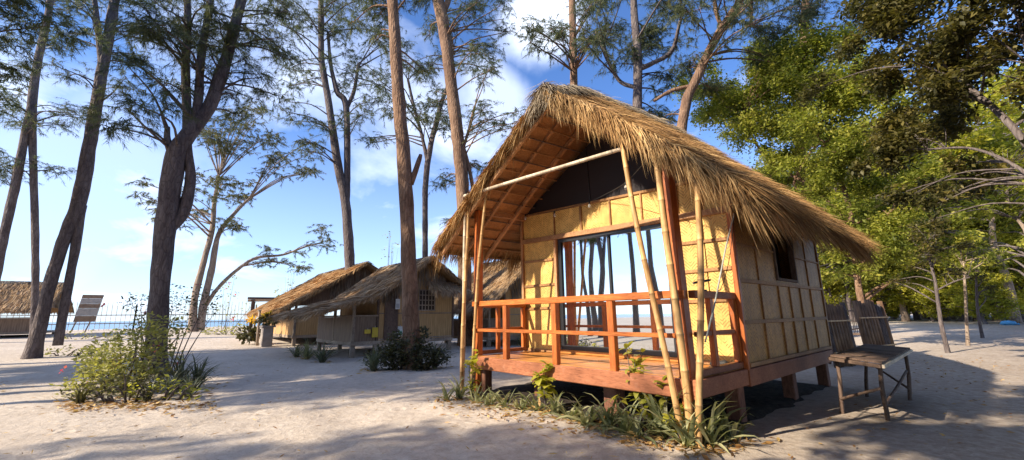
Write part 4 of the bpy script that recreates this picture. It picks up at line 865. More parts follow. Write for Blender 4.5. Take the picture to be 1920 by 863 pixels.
ORD = ['leftmost','second','third','fourth','fifth','sixth','seventh','eighth','ninth','tenth','eleventh','twelfth','thirteenth','fourteenth','fifteenth','sixteenth','seventeenth','eighteenth','nineteenth','rightmost']
STRIP = [(w_ if w_ in ('leftmost','rightmost') else w_+' from the hut')+(' yellow-green',' green',' glowing yellow-green',' pale yellow-green')[i % 4] for i, w_ in enumerate(ORD)]
TALL = [(w_ if w_ == 'leftmost' else w_+' from the hut')+(' dark green',' pale green')[i % 2] for i, w_ in enumerate(ORD[:11])]
for i, px in enumerate(range(1545, 1985, 22)):
    p = g(px, 601+random.uniform(-3,3)); k = (2,0,2,3)[i % 4]; o = copy_tree(protos[k], p, random.uniform(0,6.3), (1.5,1.1,1.2,1.5)[i % 4]*random.uniform(0.85,1.2)); tag(o, STRIP[i]+(' bush' if k == 2 else ' tree')+' in the green strip along the far sand edge', 'bush' if k == 2 else 'tree', 'dense green strip along the far sand edge')
for i, px in enumerate(range(1560, 1990, 40)):
    p = g(px, 597); o = copy_tree(protos[(1,3)[i % 2]], p, random.uniform(0,6.3), random.uniform(1.7,2.3)); tag(o, TALL[i]+' tall tree rising behind the far green strip', 'tree', 'tall trees behind the green strip')
protos.append(proto_tree(4)); shade_first = True  # unseen dense trees added to deepen the shade at right
for (x, y, k, s_, lab) in ((5.4,-11.5,1,1.7,'added unseen shade tree behind the photographer, nearest the middle'),(8.6,-9.0,0,1.7,'added unseen shade tree behind the photographer to the right'),(10.6,-6.0,1,1.5,'added unseen shade tree beside the photographer on the right'),
        (8.0,-14.5,0,2.0,'tall added shade tree, unseen, farthest behind the photographer'),(11.2,-0.5,1,1.3,'added shade tree right of the table, outside the picture'),(12.6,5.0,0,1.8,'added spreading shade tree right of the sand yard, outside the picture'),(13.5,9.5,1,1.6,'added shade tree right of the saplings, outside the picture'),(7.4,-8.4,1,1.6,'added unseen shade tree just behind the photographer'),(9.8,-11.6,1,1.9,'added unseen shade tree behind and far right of the photographer'),(6.6,-13.0,0,1.9,'second added shade tree in the unseen row behind the photographer'),(9.6,2.2,0,1.15,'added shade tree close right of the table, outside the picture')):
    s_ *= 0.85
    if shade_first: o = protos[4]; o.location = (x,y,gz(x,y)); o.scale = (s_,)*3; shade_first = False
    else: o = copy_tree(protos[4], Vector((x,y,gz(x,y))), random.uniform(0,6.3), s_)
    tag(o, lab, 'tree', 'unseen trees added to shade the right side')
# ------------------------------------------------------------------ neighbouring huts
def far_straw_slope(parent, q, per, ln, wd, mat=STRAWF, fringe=True):
    """q: ridge a, ridge b, eave b, eave a (local)"""
    a, b_, c, d = [np.array(v, float) for v in q]; A = Acc(); area = np.linalg.norm(b_-a)*np.linalg.norm(d-a); n = int(per*area)
    u = RNG.uniform(0,1,n); v = RNG.uniform(0,1,n)**0.9; S = (a+(b_-a)*u[:,None])*(1-v)[:,None]+(d+(c-d)*u[:,None])*v[:,None]; dn = (d-a)/np.linalg.norm(d-a); nr = np.cross(b_-a, d-a); nr /= np.linalg.norm(nr); nr *= np.sign(nr[2])
    S += nr*RNG.uniform(0.0,0.05,n)[:,None]; A.add(strands(S, dn[None]+nr[None]*0.06+RNG.normal(0,0.09,(n,3)), RNG.uniform(0.5,1.1,n)*ln, RNG.uniform(0.6,1.4,n)*wd, RNG.normal(0.5,0.2,n), RNG.uniform(0,0.15,n)))
    if fringe:
        n = int(150*np.linalg.norm(c-d)); u = RNG.uniform(0,1,n); S = d+(c-d)*u[:,None]-dn*RNG.uniform(0,0.1,n)[:,None]; A.add(strands(S, dn[None]+np.array([[0,0,-0.5]])+RNG.normal(0,0.15,(n,3)), RNG.uniform(0.12,0.34,n), np.full(n,wd), RNG.normal(0.5,0.25,n), RNG.uniform(0.1,0.4,n)))
        for e0, e1 in ((a,d),(b_,c)):
            n = int(110*np.linalg.norm(e1-e0)); u = RNG.uniform(0,1,n); S = e0+(e1-e0)*u[:,None]; A.add(strands(S, dn[None]*0.7+np.array([[0,0,-0.6]])+RNG.normal(0,0.2,(n,3)), RNG.uniform(0.1,0.26,n), np.full(n,wd), RNG.normal(0.5,0.25,n), RNG.uniform(0.1,0.4,n)))
    return tag(A.build('thatch_straw', mat, parent), kind='stuff')
def roof_slab(parent, q, th, mat=TBASEF):
    m = MB(); m.slab(q, (0,0,-th)); return m.build('thatch_roof', mat, parent)
def far_hut(label, org, rz_, y1, yw, yr, zr_, yL, zL, yR_, zR, ln, zf=0.45, wall_h=2.0, veranda=True, skirt=True, closed=True, rail_h=0.8, wallmat=SLAT, name='thatched_hut', brk=None, straw_=None):
    """local: gable plane x=0 facing +x, room goes to x=-ln; veranda from y=0 to yw, room from yw to y1"""
    o = empty(name, org, rz_); tag(o, label, 'hut', 'neighbouring thatched huts'); ov = 0.45
    def bx(nm, a, b_, mt, c=0.008, par=None):
        m = MB(); m.cbox(a, b_, c); return m.build(nm, mt, par or o)
    rA, rB = (ov,yr,zr_), (-ln-ov,yr,zr_)
    q1 = [rA, rB, (-ln-ov,yL,zL), (ov,yL,zL)]; q2 = [rB, rA, (ov,yR_,zR), (-ln-ov,yR_,zR)]
    if brk:
        bA, bB = (ov,*brk), (-ln-ov,*brk); qs = [[bA, bB, q1[2], q1[3]], [rA, rB, bB, bA], q2]
    else: qs = [q1, q2]
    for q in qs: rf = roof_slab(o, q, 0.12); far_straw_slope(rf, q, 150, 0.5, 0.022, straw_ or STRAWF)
    n = 900; A = Acc(); u = RNG.uniform(rB[0]-0.05, rA[0]+0.05, n)
    for sg in (-1,1): A.add(strands(np.stack([u, np.full(n,yr)+RNG.normal(0,0.03,n), np.full(n,zr_+0.05)], 1), np.stack([RNG.normal(0,0.2,n), np.full(n,sg*0.8), np.full(n,-0.5)], 1), RNG.uniform(0.2,0.45,n), np.full(n,0.02), RNG.normal(0.45,0.2,n), RNG.uniform(0,0.3,n)))
    tag(A.build('ridge_cap', STRAWG, rf), kind='stuff')
    # gable triangle of thatch
    def zroof(y):
        if brk and y < yr: return (zr_+(brk[1]-zr_)*(yr-y)/(yr-brk[0]) if y > brk[0] else brk[1]+(zL-brk[1])*(brk[0]-y)/(brk[0]-yL))-0.14
        return zr_+(zL-zr_)*(yr-y)/(yr-yL)-0.14 if y < yr else zr_+(zR-zr_)*(y-yr)/(yR_-yr)-0.14
    bx('floor_frame', (-ln,0.0,zf-0.12), (0.02,y1,zf), GREYW)
    for x in (-0.08, -ln+0.1):
        for yy in (0.1, yw, y1-0.1): bx('stilt', (x-0.07,yy-0.07,-0.12), (x+0.07,yy+0.07,zf-0.12), GREYW, 0.01)
    if closed:
        m = MB(); zz = zf+wall_h; pr = [(0,yw,zf),(0,y1,zf),(0,y1,min(zz,zroof(y1))),(0,yr,zroof(yr)),(0,yw,zroof(yw))]; m.slab(pr, (-0.04,0,0)); m.build('wall', wallmat, o)
        m = MB(); m.slab([(-0.05,yw,zf),(-ln,yw,zf),(-ln,yw,zroof(yw)),(-0.05,yw,zroof(yw))], (0,0.04,0)); m.build('wall', wallmat, o)
        m = MB(); m.slab([(-0.05,y1,zf),(-ln,y1,zf),(-ln,y1,zroof(y1)),(-0.05,y1,zroof(y1))], (0,-0.04,0)); m.build('wall', wallmat, o)
        m = MB(); m.slab([(-ln,yw,zf),(-ln,y1,zf),(-ln,y1,zroof(y1)),(-ln,yr,zroof(yr)),(-ln,yw,zroof(yw))], (0.04,0,0)); m.build('wall', wallmat, o)
        for yy in (yw, y1): m = MB(); m.cbox((-0.03,yy-0.04,zf), (0.03,yy+0.04,zroof(yy)), 0.006); m.build('corner_post', DARKW, o)
        for z_ in (zf+0.04, zf+0.9): m = MB(); m.cbox((0.003,yw+0.05,z_-0.02), (0.02,y1-0.05,z_+0.02), 0.004); m.build('batten', GREYW, o)
    else:
        for x in (-0.05, -ln+0.05):
            m = MB(); m.slab([(x,yL+0.5,zroof(yL+0.5)),(x,yR_-0.4,zroof(yR_-0.4)),(x,yr,zroof(yr))], (-0.04,0,0)); m.build('gable_panel', SLATG, o)
        bxx = [(0.0,y1-0.06),(-ln+0.06,y1-0.06)]
        for x, yy in bxx: bx('post', (x-0.06,yy-0.06,zf), (x+0.06,yy+0.06,zroof(yy)), DARKW)
    A = Acc(); n = int(420)                     # straw hanging on the gable face
    yy = RNG.uniform(yr-0.42*(yr-yL), yr+0.75*(yR_-yr), n); z_ = np.array([zroof(v) for v in yy]); S = np.stack([np.full(n,0.03), yy, zf+wall_h*0.95+(z_-zf-wall_h*0.95)*RNG.uniform(0.35,1.0,n)], 1)
    A.add(strands(S, np.stack([np.full(n,0.08),RNG.normal(0,0.12,n),-np.ones(n)], 1), RNG.uniform(0.3,0.6,n), np.full(n,0.025), RNG.normal(0.25,0.15,n), np.zeros(n))); tag(A.build('gable_straw', STRAWG, o), kind='stuff')
    if skirt:
        ys, ye = yr-0.15, y1+0.35; zt = zf+wall_h+0.33; q = [(0.0,ys+0.2,zt),(0.0,ye-0.3,zt),(0.75,ye,zt-0.40),(0.75,ys,zt-0.40)]; rf = roof_slab(o, q, 0.07); far_straw_slope(rf, q, 240, 0.35, 0.02)
    if veranda:
        for x, yy in ((0.0,0.06),(-ln+0.06,0.06),(-ln*0.5,0.06)): bx('post', (x-0.045,yy-0.045,zf), (x+0.045,yy+0.045,zroof(yy)), GREYW)
        m = MB(); m.slab([(0.0,0.1,zf),(0.0,yw-0.05,zf),(0.0,yw-0.05,zf+rail_h),(0.0,0.1,zf+rail_h)], (-0.03,0,0)); m.build('half_wall', SLATG if closed else wallmat, o)
        m = MB(); m.slab([(-0.05,0.03,zf),(-ln,0.03,zf),(-ln,0.03,zf+rail_h),(-0.05,0.03,zf+rail_h)], (0,0.03,0)); m.build('half_wall', SLATG if closed else wallmat, o)
        bx('hand_rail', (-0.06,0.1,zf+rail_h), (0.05,yw,zf+rail_h+0.05), GREYW); bx('hand_rail', (-ln,-0.02,zf+rail_h+0.003), (-0.05,0.09,zf+rail_h+0.055), GREYW)
    return o
# hut beside the thick brown trunk: measured in its gable plane
cA = g(655,672); xg = cA.x
def gl(px, py, o, x): v = onax(px, py, 0, x); return v.y-o.y, v.z-o.z
yA1 = gl(848,640,cA,xg)[0]; yAw = gl(706,640,cA,xg)[0]; yAr, zAr = gl(812,482,cA,xg+0.45); yAL, zAL = gl(585,588,cA,xg+0.45); yARr, zARr = gl(872,532,cA,xg+0.45)
print('hutA', cA, yA1, yAw, yAr, zAr, yAL, zAL, yARr, zARr)
hA = far_hut('woven bamboo hut with long sloping thatch and half-walled porch, behind the thick brown trunk', cA, 0, yA1, yAw, yAr, zAr, max(yAL,-3.2), zAL, yARr, zARr, 3.6, 0.5, 1.75, brk=gl(712,553,cA,xg+0.45))
# lattice window, door panels and cloth of this hut
def onhut(px0, py0, px1, py1, x, o):
    a = gl(px0, py1, o, x); b_ = gl(px1, py0, o, x); return a[0], a[1], b_[0], b_[1]
y0, z0, y1, z1 = onhut(785,545,815,582,xg,cA); m = MB(); m.box((0.004,y0,z0), (0.012,y1,z1)); wf = m.build('window', DARKIN, hA)
for i in range(6): m = MB(); t = y0+(y1-y0)*i/5; m.cbox((0.014,t-0.018,z0-0.03), (0.03,t+0.018,z1+0.03), 0.003); m.build('lattice_bar', GREYW, wf)
for i in range(5): m = MB(); t = z0+(z1-z0)*i/4; m.cbox((0.032,y0-0.03,t-0.018), (0.045,y1+0.03,t+0.018), 0.003); m.build('lattice_bar', GREYW, wf)
y0, z0, y1, z1 = onhut(735,540,747,612,xg,cA); m = MB(); m.cbox((0.004,y0-0.3,0.52), (0.03,y1+0.02,z1), 0.004); m.build('door', DARKW, hA)
def sign(name, px0, py0, px1, py1, mat, label, cat, xo=0.06, extra=None):
    y0, z0, y1, z1 = onhut(px0, py0, px1, py1, xg+xo, cA); o = empty(name, (xg+xo, cA.y+(y0+y1)/2, cA.z+z0)); tag(o, label, cat); hw = (y1-y0)/2; m = MB(); m.cbox((0,-hw,0), (0.018,hw,z1-z0), 0.004); m.build('board', mat, o)
    if extra: m = MB(); m.cbox((0.019,-hw*0.7,(z1-z0)*0.12), (0.024,hw*0.7,(z1-z0)*0.55), 0.001); m.build('print', extra, o)
    m = MB(); m.cbox((0.003,-0.01,z1-z0+0.001), (0.012,0.01,z1-z0+0.05), 0.002); m.build('hanger', ROPE, o)
sign('yellow_sign', 697,614,709,633, YPAINT, 'bright yellow rectangular sign hung at the porch corner of the hut behind the trunk', 'sign')
sign('yellow_sign', 683,618,695,626, YPAINT, 'small dull yellow sign on the porch half wall, left of the larger yellow one', 'sign')
sign('poster', 741,561,750,580, WPAPER, 'narrow white poster on the hut wall beside the door', 'poster', 0.06, GREYP)
sign('poster', 745,612,755,631, WPAPER, 'white and green poster low on the hut wall left of the brown trunk', 'poster', 0.06, GREENP)
# hut behind it with the sunlit orange roof
cB = g(546,650); xb = cB.x
yBr, zBr = gl(690,492,cB,xb+0.45); yBL, zBL = gl(530,582,cB,xb+0.45); yB1 = gl(700,640,cB,xb)[0]
print('hutB', cB, yBr, zBr, yBL, zBL, yB1)
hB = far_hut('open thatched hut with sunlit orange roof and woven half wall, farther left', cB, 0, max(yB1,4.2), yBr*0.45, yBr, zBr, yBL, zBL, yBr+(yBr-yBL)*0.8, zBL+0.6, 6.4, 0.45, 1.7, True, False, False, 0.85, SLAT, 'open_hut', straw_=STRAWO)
o = empty('porch_pole', (0,0,0)); P0 = g(482,648); o.location = P0; tag(o, 'slim grey pole propping the left eave of the open thatched hut', 'pole'); tp = onvert(487,582,P0)-P0
m = MB(); m.tube([(0,0,-0.1), tuple(tp*0.5), tuple(tp)], [0.06,0.055,0.05], 8); m.build('shaft', GREYW, o, True); m = MB(); m.tube([tuple(tp*0.985), tuple(tp*1.01)], 0.075, 8); m.build('lashing', ROPE, o, True)
# stone planter with yellow blooms beside it
P0 = g(498,650); o = empty('plant_pot', P0); tag(o, 'square grey pedestal pot of yellow flowers beside the open hut', 'planter'); m = MB(); m.cbox((-0.2,-0.2,-0.05), (0.2,0.2,0.78), 0.02); m.build('pedestal', CONC, o); m = MB(); m.cbox((-0.26,-0.26,0.78), (0.26,0.26,0.86), 0.02); m.build('rim', CONC, o)
def puff(parent, name, mat, c, R_, n, ll, wd=0.5, flat=0.6):
    S = rand_dirs(n)*(RNG.uniform(0.1,1.0,n)**0.5*R_)[:,None]*np.array([1,1,flat])+np.array(c); Dv = rand_dirs(n)+(S-np.array(c))/R_*0.8; L_ = RNG.uniform(0.6,1.3,n)*ll; A = Acc(); A.add(leaves(S, Dv, L_, L_*wd, RNG.normal(0.5,0.2,n))); return A.build(name, mat, parent)
puff(o, 'leaves', SHRUBD, (0,0,1.1), 0.35, 160, 0.22); puff(o, 'flowers', YELLOWF, (0,0,1.3), 0.24, 50, 0.22, 0.3, 0.4)
P0 = g(467,646); o = empty('flower_clump', P0); tag(o, 'clump of yellow flowers on thin stalks left of the open hut', 'plant'); puff(o, 'leaves', SHRUBD, (0,0,0.45), 0.45, 220, 0.25); puff(o, 'flowers', YELLOWF, (0,0,1.05), 0.25, 50, 0.22, 0.3, 0.35)
m = MB()
for i in range(6): a = random.uniform(0,6.28); m.tube([(0,0,0),(0.1*math.cos(a),0.1*math.sin(a),0.6),(0.22*math.cos(a),0.22*math.sin(a),1.1)], 0.012, 5)
m.build('stalks', SHRUBD, o)
# hut seen through the veranda, and the hut at the left edge
cD = g(915,652)
hD = far_hut('thatched hut with broad pale roof seen through the left veranda railing', cD, 0, 4.6, 0.9, 2.5, 3.9, -0.4, 1.5, 5.2, 1.6, 3.4, 0.4, 1.5, True, False, True, 0.7)
cL = g(62,633); zt = (onvert(30,524,cL)-cL).z; ze = (onvert(60,580,cL)-cL).z; zh = (onvert(60,597,cL)-cL).z
hL = far_hut('open thatched cottage with dark half wall at the left edge, partly behind tree trunks', cL, R(84), 3.8, 1.4, 1.9, zt, -0.45, ze, 4.3, ze, 6.0, 0.3, 1.6, True, False, False, zh-0.3, SLATG, 'open_hut')
# grey box on the sand behind the veranda
P0 = g(928,640); o = empty('storage_box', P0); tag(o, 'pale grey storage box on the sand seen through the left railing', 'box'); m = MB(); m.cbox((-0.35,-0.3,-0.03), (0.35,0.3,0.42), 0.03); m.build('body', GREYP, o); m = MB(); m.cbox((-0.38,-0.33,0.424), (0.38,0.33,0.50), 0.02); m.build('lid', WPAPER, o)
# notice board
P0 = g(158,624); o = empty('notice_board', P0, YAW*0-R(-80)); tag(o, 'banded tan and cream notice board on two legs by the fence', 'sign')
pa, pb = onvert(142,604,P0)-P0, onvert(181,553,P0)-P0; wd = (onvert(181,580,P0)-onvert(140,580,P0)).length; hb0, hb1 = pa.z, pb.z; o.rotation_euler = (0,0,math.atan2(-(P0.x-CAM.x), P0.y-CAM.y)); 
for i, mt in enumerate((TANP, CREAMP, TANP, CREAMP, TANP)):
    f0, f1 = ((0,.22),(.22,.50),(.50,.66),(.66,.86),(.86,1.0))[i]; sh = 0.05; z0, z1 = hb0+(hb1-hb0)*f0, hb0+(hb1-hb0)*f1; s0, s1 = sh*(f0-.5)*4, sh*(f1-.5)*4
    m = MB(); m.slab([(-wd/2+s0,0,z0+0.004),(wd/2+s0,0,z0+0.004),(wd/2+s1,0,z1-0.004),(-wd/2+s1,0,z1-0.004)], (0,0.05,0)); m.build('panel', mt, o)
for s_ in (-1,1): m = MB(); m.bar((s_*wd*0.32-0.35,0.09,-0.2), (s_*wd*0.32+0.25,0.09,hb1-0.05), 0.07, 0.07); m.build('leg', GREYW, o)
# picket fence along the shore
fA, fB = onax(-60,600,0,-37.0), onax(478,600,0,-37.0); fA.z = gz(fA.x,fA.y); fB.z = gz(fB.x,fB.y)
def fence(label, pts, hgt, step, rails, mat, name='picket_fence'):
    o = empty(name, pts[0]); tag(o, label, 'fence'); m = MB(); base = pts[0]
    for a, b_ in zip(pts[:-1], pts[1:]):
        n = int((b_-a).length/step)
        for i in range(n):
            p = a+(b_-a)*(i/n); p.z = gz(p.x, p.y); h = hgt*random.uniform(0.85,1.08); q = p-base; m.tube([q+Vector((0,0,-0.1)), q+Vector((random.uniform(-.03,.03),random.uniform(-.03,.03),h))], 0.015, 4)
    tag(m.build('pickets', mat, o), kind='stuff')
    for a, b_ in zip(pts[:-1], pts[1:]):
        for z_ in rails: m = MB(); m.bar(a-base+Vector((0,0,z_)), b_-base+Vector((0,0,z_)), 0.05, 0.06); m.build('rail', mat, o)
        n = max(2, int((b_-a).length/4))
        for i in range(n+1): p = a+(b_-a)*(i/n)-base; m = MB(); m.cbox(p+Vector((-.05,-.05,-.2)), p+Vector((.05,.05,hgt*0.9)), 0.01); m.build('post', mat, o)
    return o
mid = (fA+fB)/2; mid.z = gz(mid.x, mid.y)
fence('weathered picket fence along the shore behind the trees at left', [fA, mid, fB], 2.1, 0.26, (0.5,1.1), GREYW)
# arbour by the fence
P0 = g(468,630); P1 = g(476,622); o = empty('wooden_arbour', P0); tag(o, 'small dark wooden post-and-beam frame beside the open hut', 'arbour'); tz = (onvert(468,566,P0)-P0).z; e = r0*2.6
for q in (Vector((0,0,0)), Vector((0.2,1.6,0)), e*0.8): m = MB(); m.cbox(q+Vector((-.09,-.09,-.2)), q+Vector((.09,.09,tz)), 0.01); m.build('post', DARKW, o)
m = MB(); m.bar((-0.3*r0.x,-0.3*r0.y,tz+0.07), tuple(e+Vector((0,0,tz+0.07))), 0.12, 0.13); m.build('beam', DARKW, o); m = MB(); m.bar((0,-0.3,tz+0.2), (0.2,2.0,tz+0.2), 0.12, 0.12); m.build('beam', DARKW, o)

# ------------------------------------------------------------------ table, screens and far fence at right
FT = [g(1581,776), g(1663,788), g(1707,753), g(1625,744)]
tzv = 0.735; ctr = sum(FT, Vector())/4; tb = empty('bamboo_table', Vector((ctr.x,ctr.y,gz(ctr.x,ctr.y)))); tag(tb, 'weathered bamboo-slat table on crossed pole legs beside the hut', 'table')
TP = [onax(*q, 2, tzv) for q in ((1556,664),(1652,677),(1706,650),(1622,643))]
bz = tb.location.z; lc = [Vector((p.x-ctr.x, p.y-ctr.y, 0)) for p in TP]
ns = 12
for i in range(ns):
    t0, t1 = i/ns+0.004, (i+1)/ns-0.004; a, b_ = lc[0].lerp(lc[3], t0), lc[1].lerp(lc[2], t0); c, d = lc[1].lerp(lc[2], t1), lc[0].lerp(lc[3], t1)
    z_ = tzv-bz-0.02+random.uniform(-.004,.004); m = MB(); m.slab([v+Vector((0,0,z_-0.016)) for v in (a,b_,c,d)], (0,0,0.02)); m.build('slat', DARKW, tb)
for a, b_ in ((0,1),(1,2),(2,3),(3,0)): m = MB(); m.bar(lc[a]+Vector((0,0,tzv-bz-0.06)), lc[b_]+Vector((0,0,tzv-bz-0.06)), 0.05, 0.04); m.build('apron', BAMBOOG if a == 1 else DARKW, tb)
inn = [v*0.86 for v in lc]
for k in range(4): f = Vector((FT[k].x-ctr.x, FT[k].y-ctr.y, gz(FT[k].x,FT[k].y)-bz-0.04)); bamboo('leg', f, inn[k]+Vector((0,0,tzv-bz-0.085)), 0.026, DARKW, tb, 0.3, 0.008, False, 7)
for a, b_ in ((0,1),(1,2),(2,3)):
    f = Vector((FT[a].x-ctr.x, FT[a].y-ctr.y, 0.12)); bamboo('brace', f.lerp(inn[a], .2)+Vector((0,0,0.08)), inn[b_].lerp(f, 0.08)+Vector((0,0,0.40)), 0.018, DARKW, tb, 0.4, 0.004, False, 6)
def screen(label, pl, pr, h, n, lean):
    """bamboo slat back leaning away; pl/pr ground points"""
    o = empty('bamboo_screen', (pl+pr)/2); o.location.z = gz(o.location.x, o.location.y); tag(o, label, 'screen'); a, b_ = pl-o.location, pr-o.location; a.z = b_.z = 0; bk = Vector((-(b_-a).y, (b_-a).x, 0)).normalized()*lean
    for i in range(n):
        t = (i+0.5)/n; p = a.lerp(b_, t); hh = h*random.uniform(0.94,1.05); rr = (b_-a).length/n*0.46; m = MB(); tp = p*random.uniform(0.98,1.04)+bk+Vector((0,0,hh)); m.tube([p+Vector((0,0,-0.05)), p.lerp(tp,.5)+Vector((random.uniform(-.008,.008),)*3), tp], [rr,rr*0.95,rr*0.9], 6); m.build('slat', BAMBOOD if random.random() < .7 else BARKD, o, True)
    for z_ in (0.22,0.72): m = MB(); f = z_; m.bar(a*1.06+bk*f*1.0+Vector((0,0,h*f))-bk.normalized()*0.06, b_*1.06+bk*f+Vector((0,0,h*f))-bk.normalized()*0.06, 0.03, 0.035); m.build('cross_bar', BAMBOO, o)
    m = MB(); m.bar(Vector((a.lerp(b_,.5).x,a.lerp(b_,.5).y,h*0.7))+bk*0.75, bk*3.2, 0.05, 0.05); m.build('prop', DARKW, o)
    return o
sB = [g(1568,690), g(1612,682), g(1630,676), g(1680,668)]
hS = (onvert(1558,570,sB[0])-sB[0]).z
screen('dark bamboo screen leaning beside the rear corner of the hut', sB[0], sB[1], hS, 8, 0.12)
hS2 = (onvert(1616,567,sB[2])-sB[2]).z
screen('wider brown bamboo screen leaning against the green tree trunk', sB[2], sB[3], hS2, 9, 0.12)
f0, f1 = g(1535,640), g(1622,628)
fence('thin dark wire-like picket fence behind the bamboo screens', [f0, f1], (onvert(1560,565,f0)-f0).z, 0.16, (0.3,1.1), DARKW, 'thin_fence')
P0 = g(1606,652); o = empty('low_bench', P0); tag(o, 'low dark bench between the two bamboo screens', 'bench'); m = MB(); m.cbox((-0.6,-0.25,0.42), (0.6,0.25,0.48), 0.01); m.build('seat', DARKW, o)
for sx in (-1,1):
    for sy in (-1,1): m = MB(); m.cbox((sx*0.5-0.03,sy*0.18-0.03,-0.05), (sx*0.5+0.03,sy*0.18+0.03,0.42), 0.005); m.build('leg', DARKW, o)
P0 = g(1892,610); o = empty('blue_sack', P0); o.scale = (0.5,)*3; tag(o, 'pale blue plastic sack lying on the far sand at right', 'sack')
m = MB(); m.tube([(-0.6,0,0.1),(-0.45,0,0.2),(0,0.05,0.28),(0.4,0,0.2),(0.6,0,0.1)], [0.05,0.22,0.3,0.22,0.06], 10, True, 0.5); m.build('body', BLUEP, o, True); m = MB(); m.tube([(0.6,0,0.1),(0.72,0.03,0.14)], [0.06,0.12], 8); m.build('knot', BLUEP, o, True)
# ------------------------------------------------------------------ plants
def lily(label, p, n, ln, seed, mat=LILY, group='strappy plants along the foot of the veranda', upr=0.6, wd=0.03, name='lily_clump', dry=True):
    rs = random.Random(seed); o = empty(name, p); tag(o, label, 'plant', group); V = []; T = []; C = []
    for i in range(n):
        a = rs.uniform(0, 6.283); L_ = ln*rs.uniform(0.55,1.1); el = rs.uniform(upr-0.35, min(1.5, upr+0.75)); x0, y0 = rs.uniform(-.05,.05), rs.uniform(-.05,.05); w_ = wd*rs.uniform(0.7,1.25); h = (math.cos(a), math.sin(a)); k = 5; px, pz = 0.0, 0.0; col = rs.uniform(0.05,1.0); o0 = len(V); tw = rs.uniform(-.5,.5)
        for j in range(k+1):
            t = j/k; wv = w_*(0.55+1.2*t-1.72*t*t) if j < k else 0.001; sx, sy = -h[1]*math.cos(tw), h[0]*math.cos(tw); sz = math.sin(tw); X = x0+h[0]*px; Y = y0+h[1]*px
            V += [(X-sx*wv, Y-sy*wv, pz-sz*wv), (X, Y, pz-wv*0.35), (X+sx*wv, Y+sy*wv, pz+sz*wv)]; C += [col]*3
            e = el-t*t*rs.uniform(0.9,1.9); px += L_/k*math.cos(e); pz = max(pz+L_/k*math.sin(e), 0.01)
        for j in range(k):
            q = o0+3*j; T += [(q,q+1,q+4),(q,q+4,q+3),(q+1,q+2,q+5),(q+1,q+5,q+4)]
    mobj('leaves', npmesh('leaves', V, T, C), mat, o)
    if dry:
        nn = 26; A = Acc(); S = np.stack([RNG.normal(0,0.2,nn), RNG.normal(0,0.2,nn), RNG.uniform(0.005,0.04,nn)], 1); Dv = rand_dirs(nn); Dv[:,2] *= 0.15; L_ = RNG.uniform(0.05,0.18,nn); A.add(leaves(S, Dv, L_, L_*0.25, RNG.uniform(0,1,nn))); tag(A.build('dry_litter', DRY, o), kind='stuff')
    return o
ROW = [(838,752,20,.36,'strappy green clump at the far left end of the planting row'),(862,748,26,.40,'dense upright clump in front of the left bamboo poles'),(893,755,24,.34,'strappy clump just right of the left bamboo poles'),(918,760,16,.30,'low clump between the left poles and the lime shrub, nearer the poles'),
 (948,765,18,.30,'low clump between the left poles and the lime shrub, nearer the shrub'),(978,768,16,.27,'small clump just left of the lime green shrub'),(1008,770,18,.34,'clump at the foot of the lime green shrub'),(1040,778,20,.34,'clump with arching leaves just right of the lime shrub'),(1072,786,20,.32,'wide arching clump in the middle of the row'),
 (1100,797,22,.36,'low clump with red-brown dead leaves in the middle of the row'),(1140,800,24,.42,'large upright clump left of the tall climber shrub'),(1172,812,22,.40,'pale striped clump left of the tall climber shrub'),(1200,822,20,.36,'pale clump at the foot of the tall climber shrub'),(1248,822,24,.55,'tall clump left of the right-hand bamboo poles'),
 (1290,838,26,.52,'dense tall clump in front of the right-hand bamboo poles'),(1330,836,28,.55,'big arching clump just right of the right-hand bamboo poles'),(1372,826,24,.46,'arching clump at the right end of the planting row')]
for i, (px, py, n, ln, lab) in enumerate(ROW): lily(lab, g(px,py), int(n*1.05), ln*1.2, 100+i, upr=0.85 if i in (0,1,13,14) else 0.6, wd=0.017 if i in (0,1,2) else 0.026)
def leafmesh(ln, wd, mat, seed):
    rs = random.Random(seed); V = []; T = []; C = []; k = 4
    for j in range(k+1):
        t = j/k; w_ = wd*math.sin(math.pi*(0.06+0.94*t)**0.8)*0.5+0.001; z = 0.18*ln*math.sin(t*2.2); V += [(-w_,ln*t,z+0.25*w_), (0,ln*t,z), (w_,ln*t,z+0.25*w_)]; C += [0.35+0.5*rs.random()]*3
    for j in range(k): q = 3*j; T += [(q,q+1,q+4),(q,q+4,q+3),(q+1,q+2,q+5),(q+1,q+5,q+4)]
    me = npmesh('leaf', V, T, C, True); me.materials.append(mat); return me
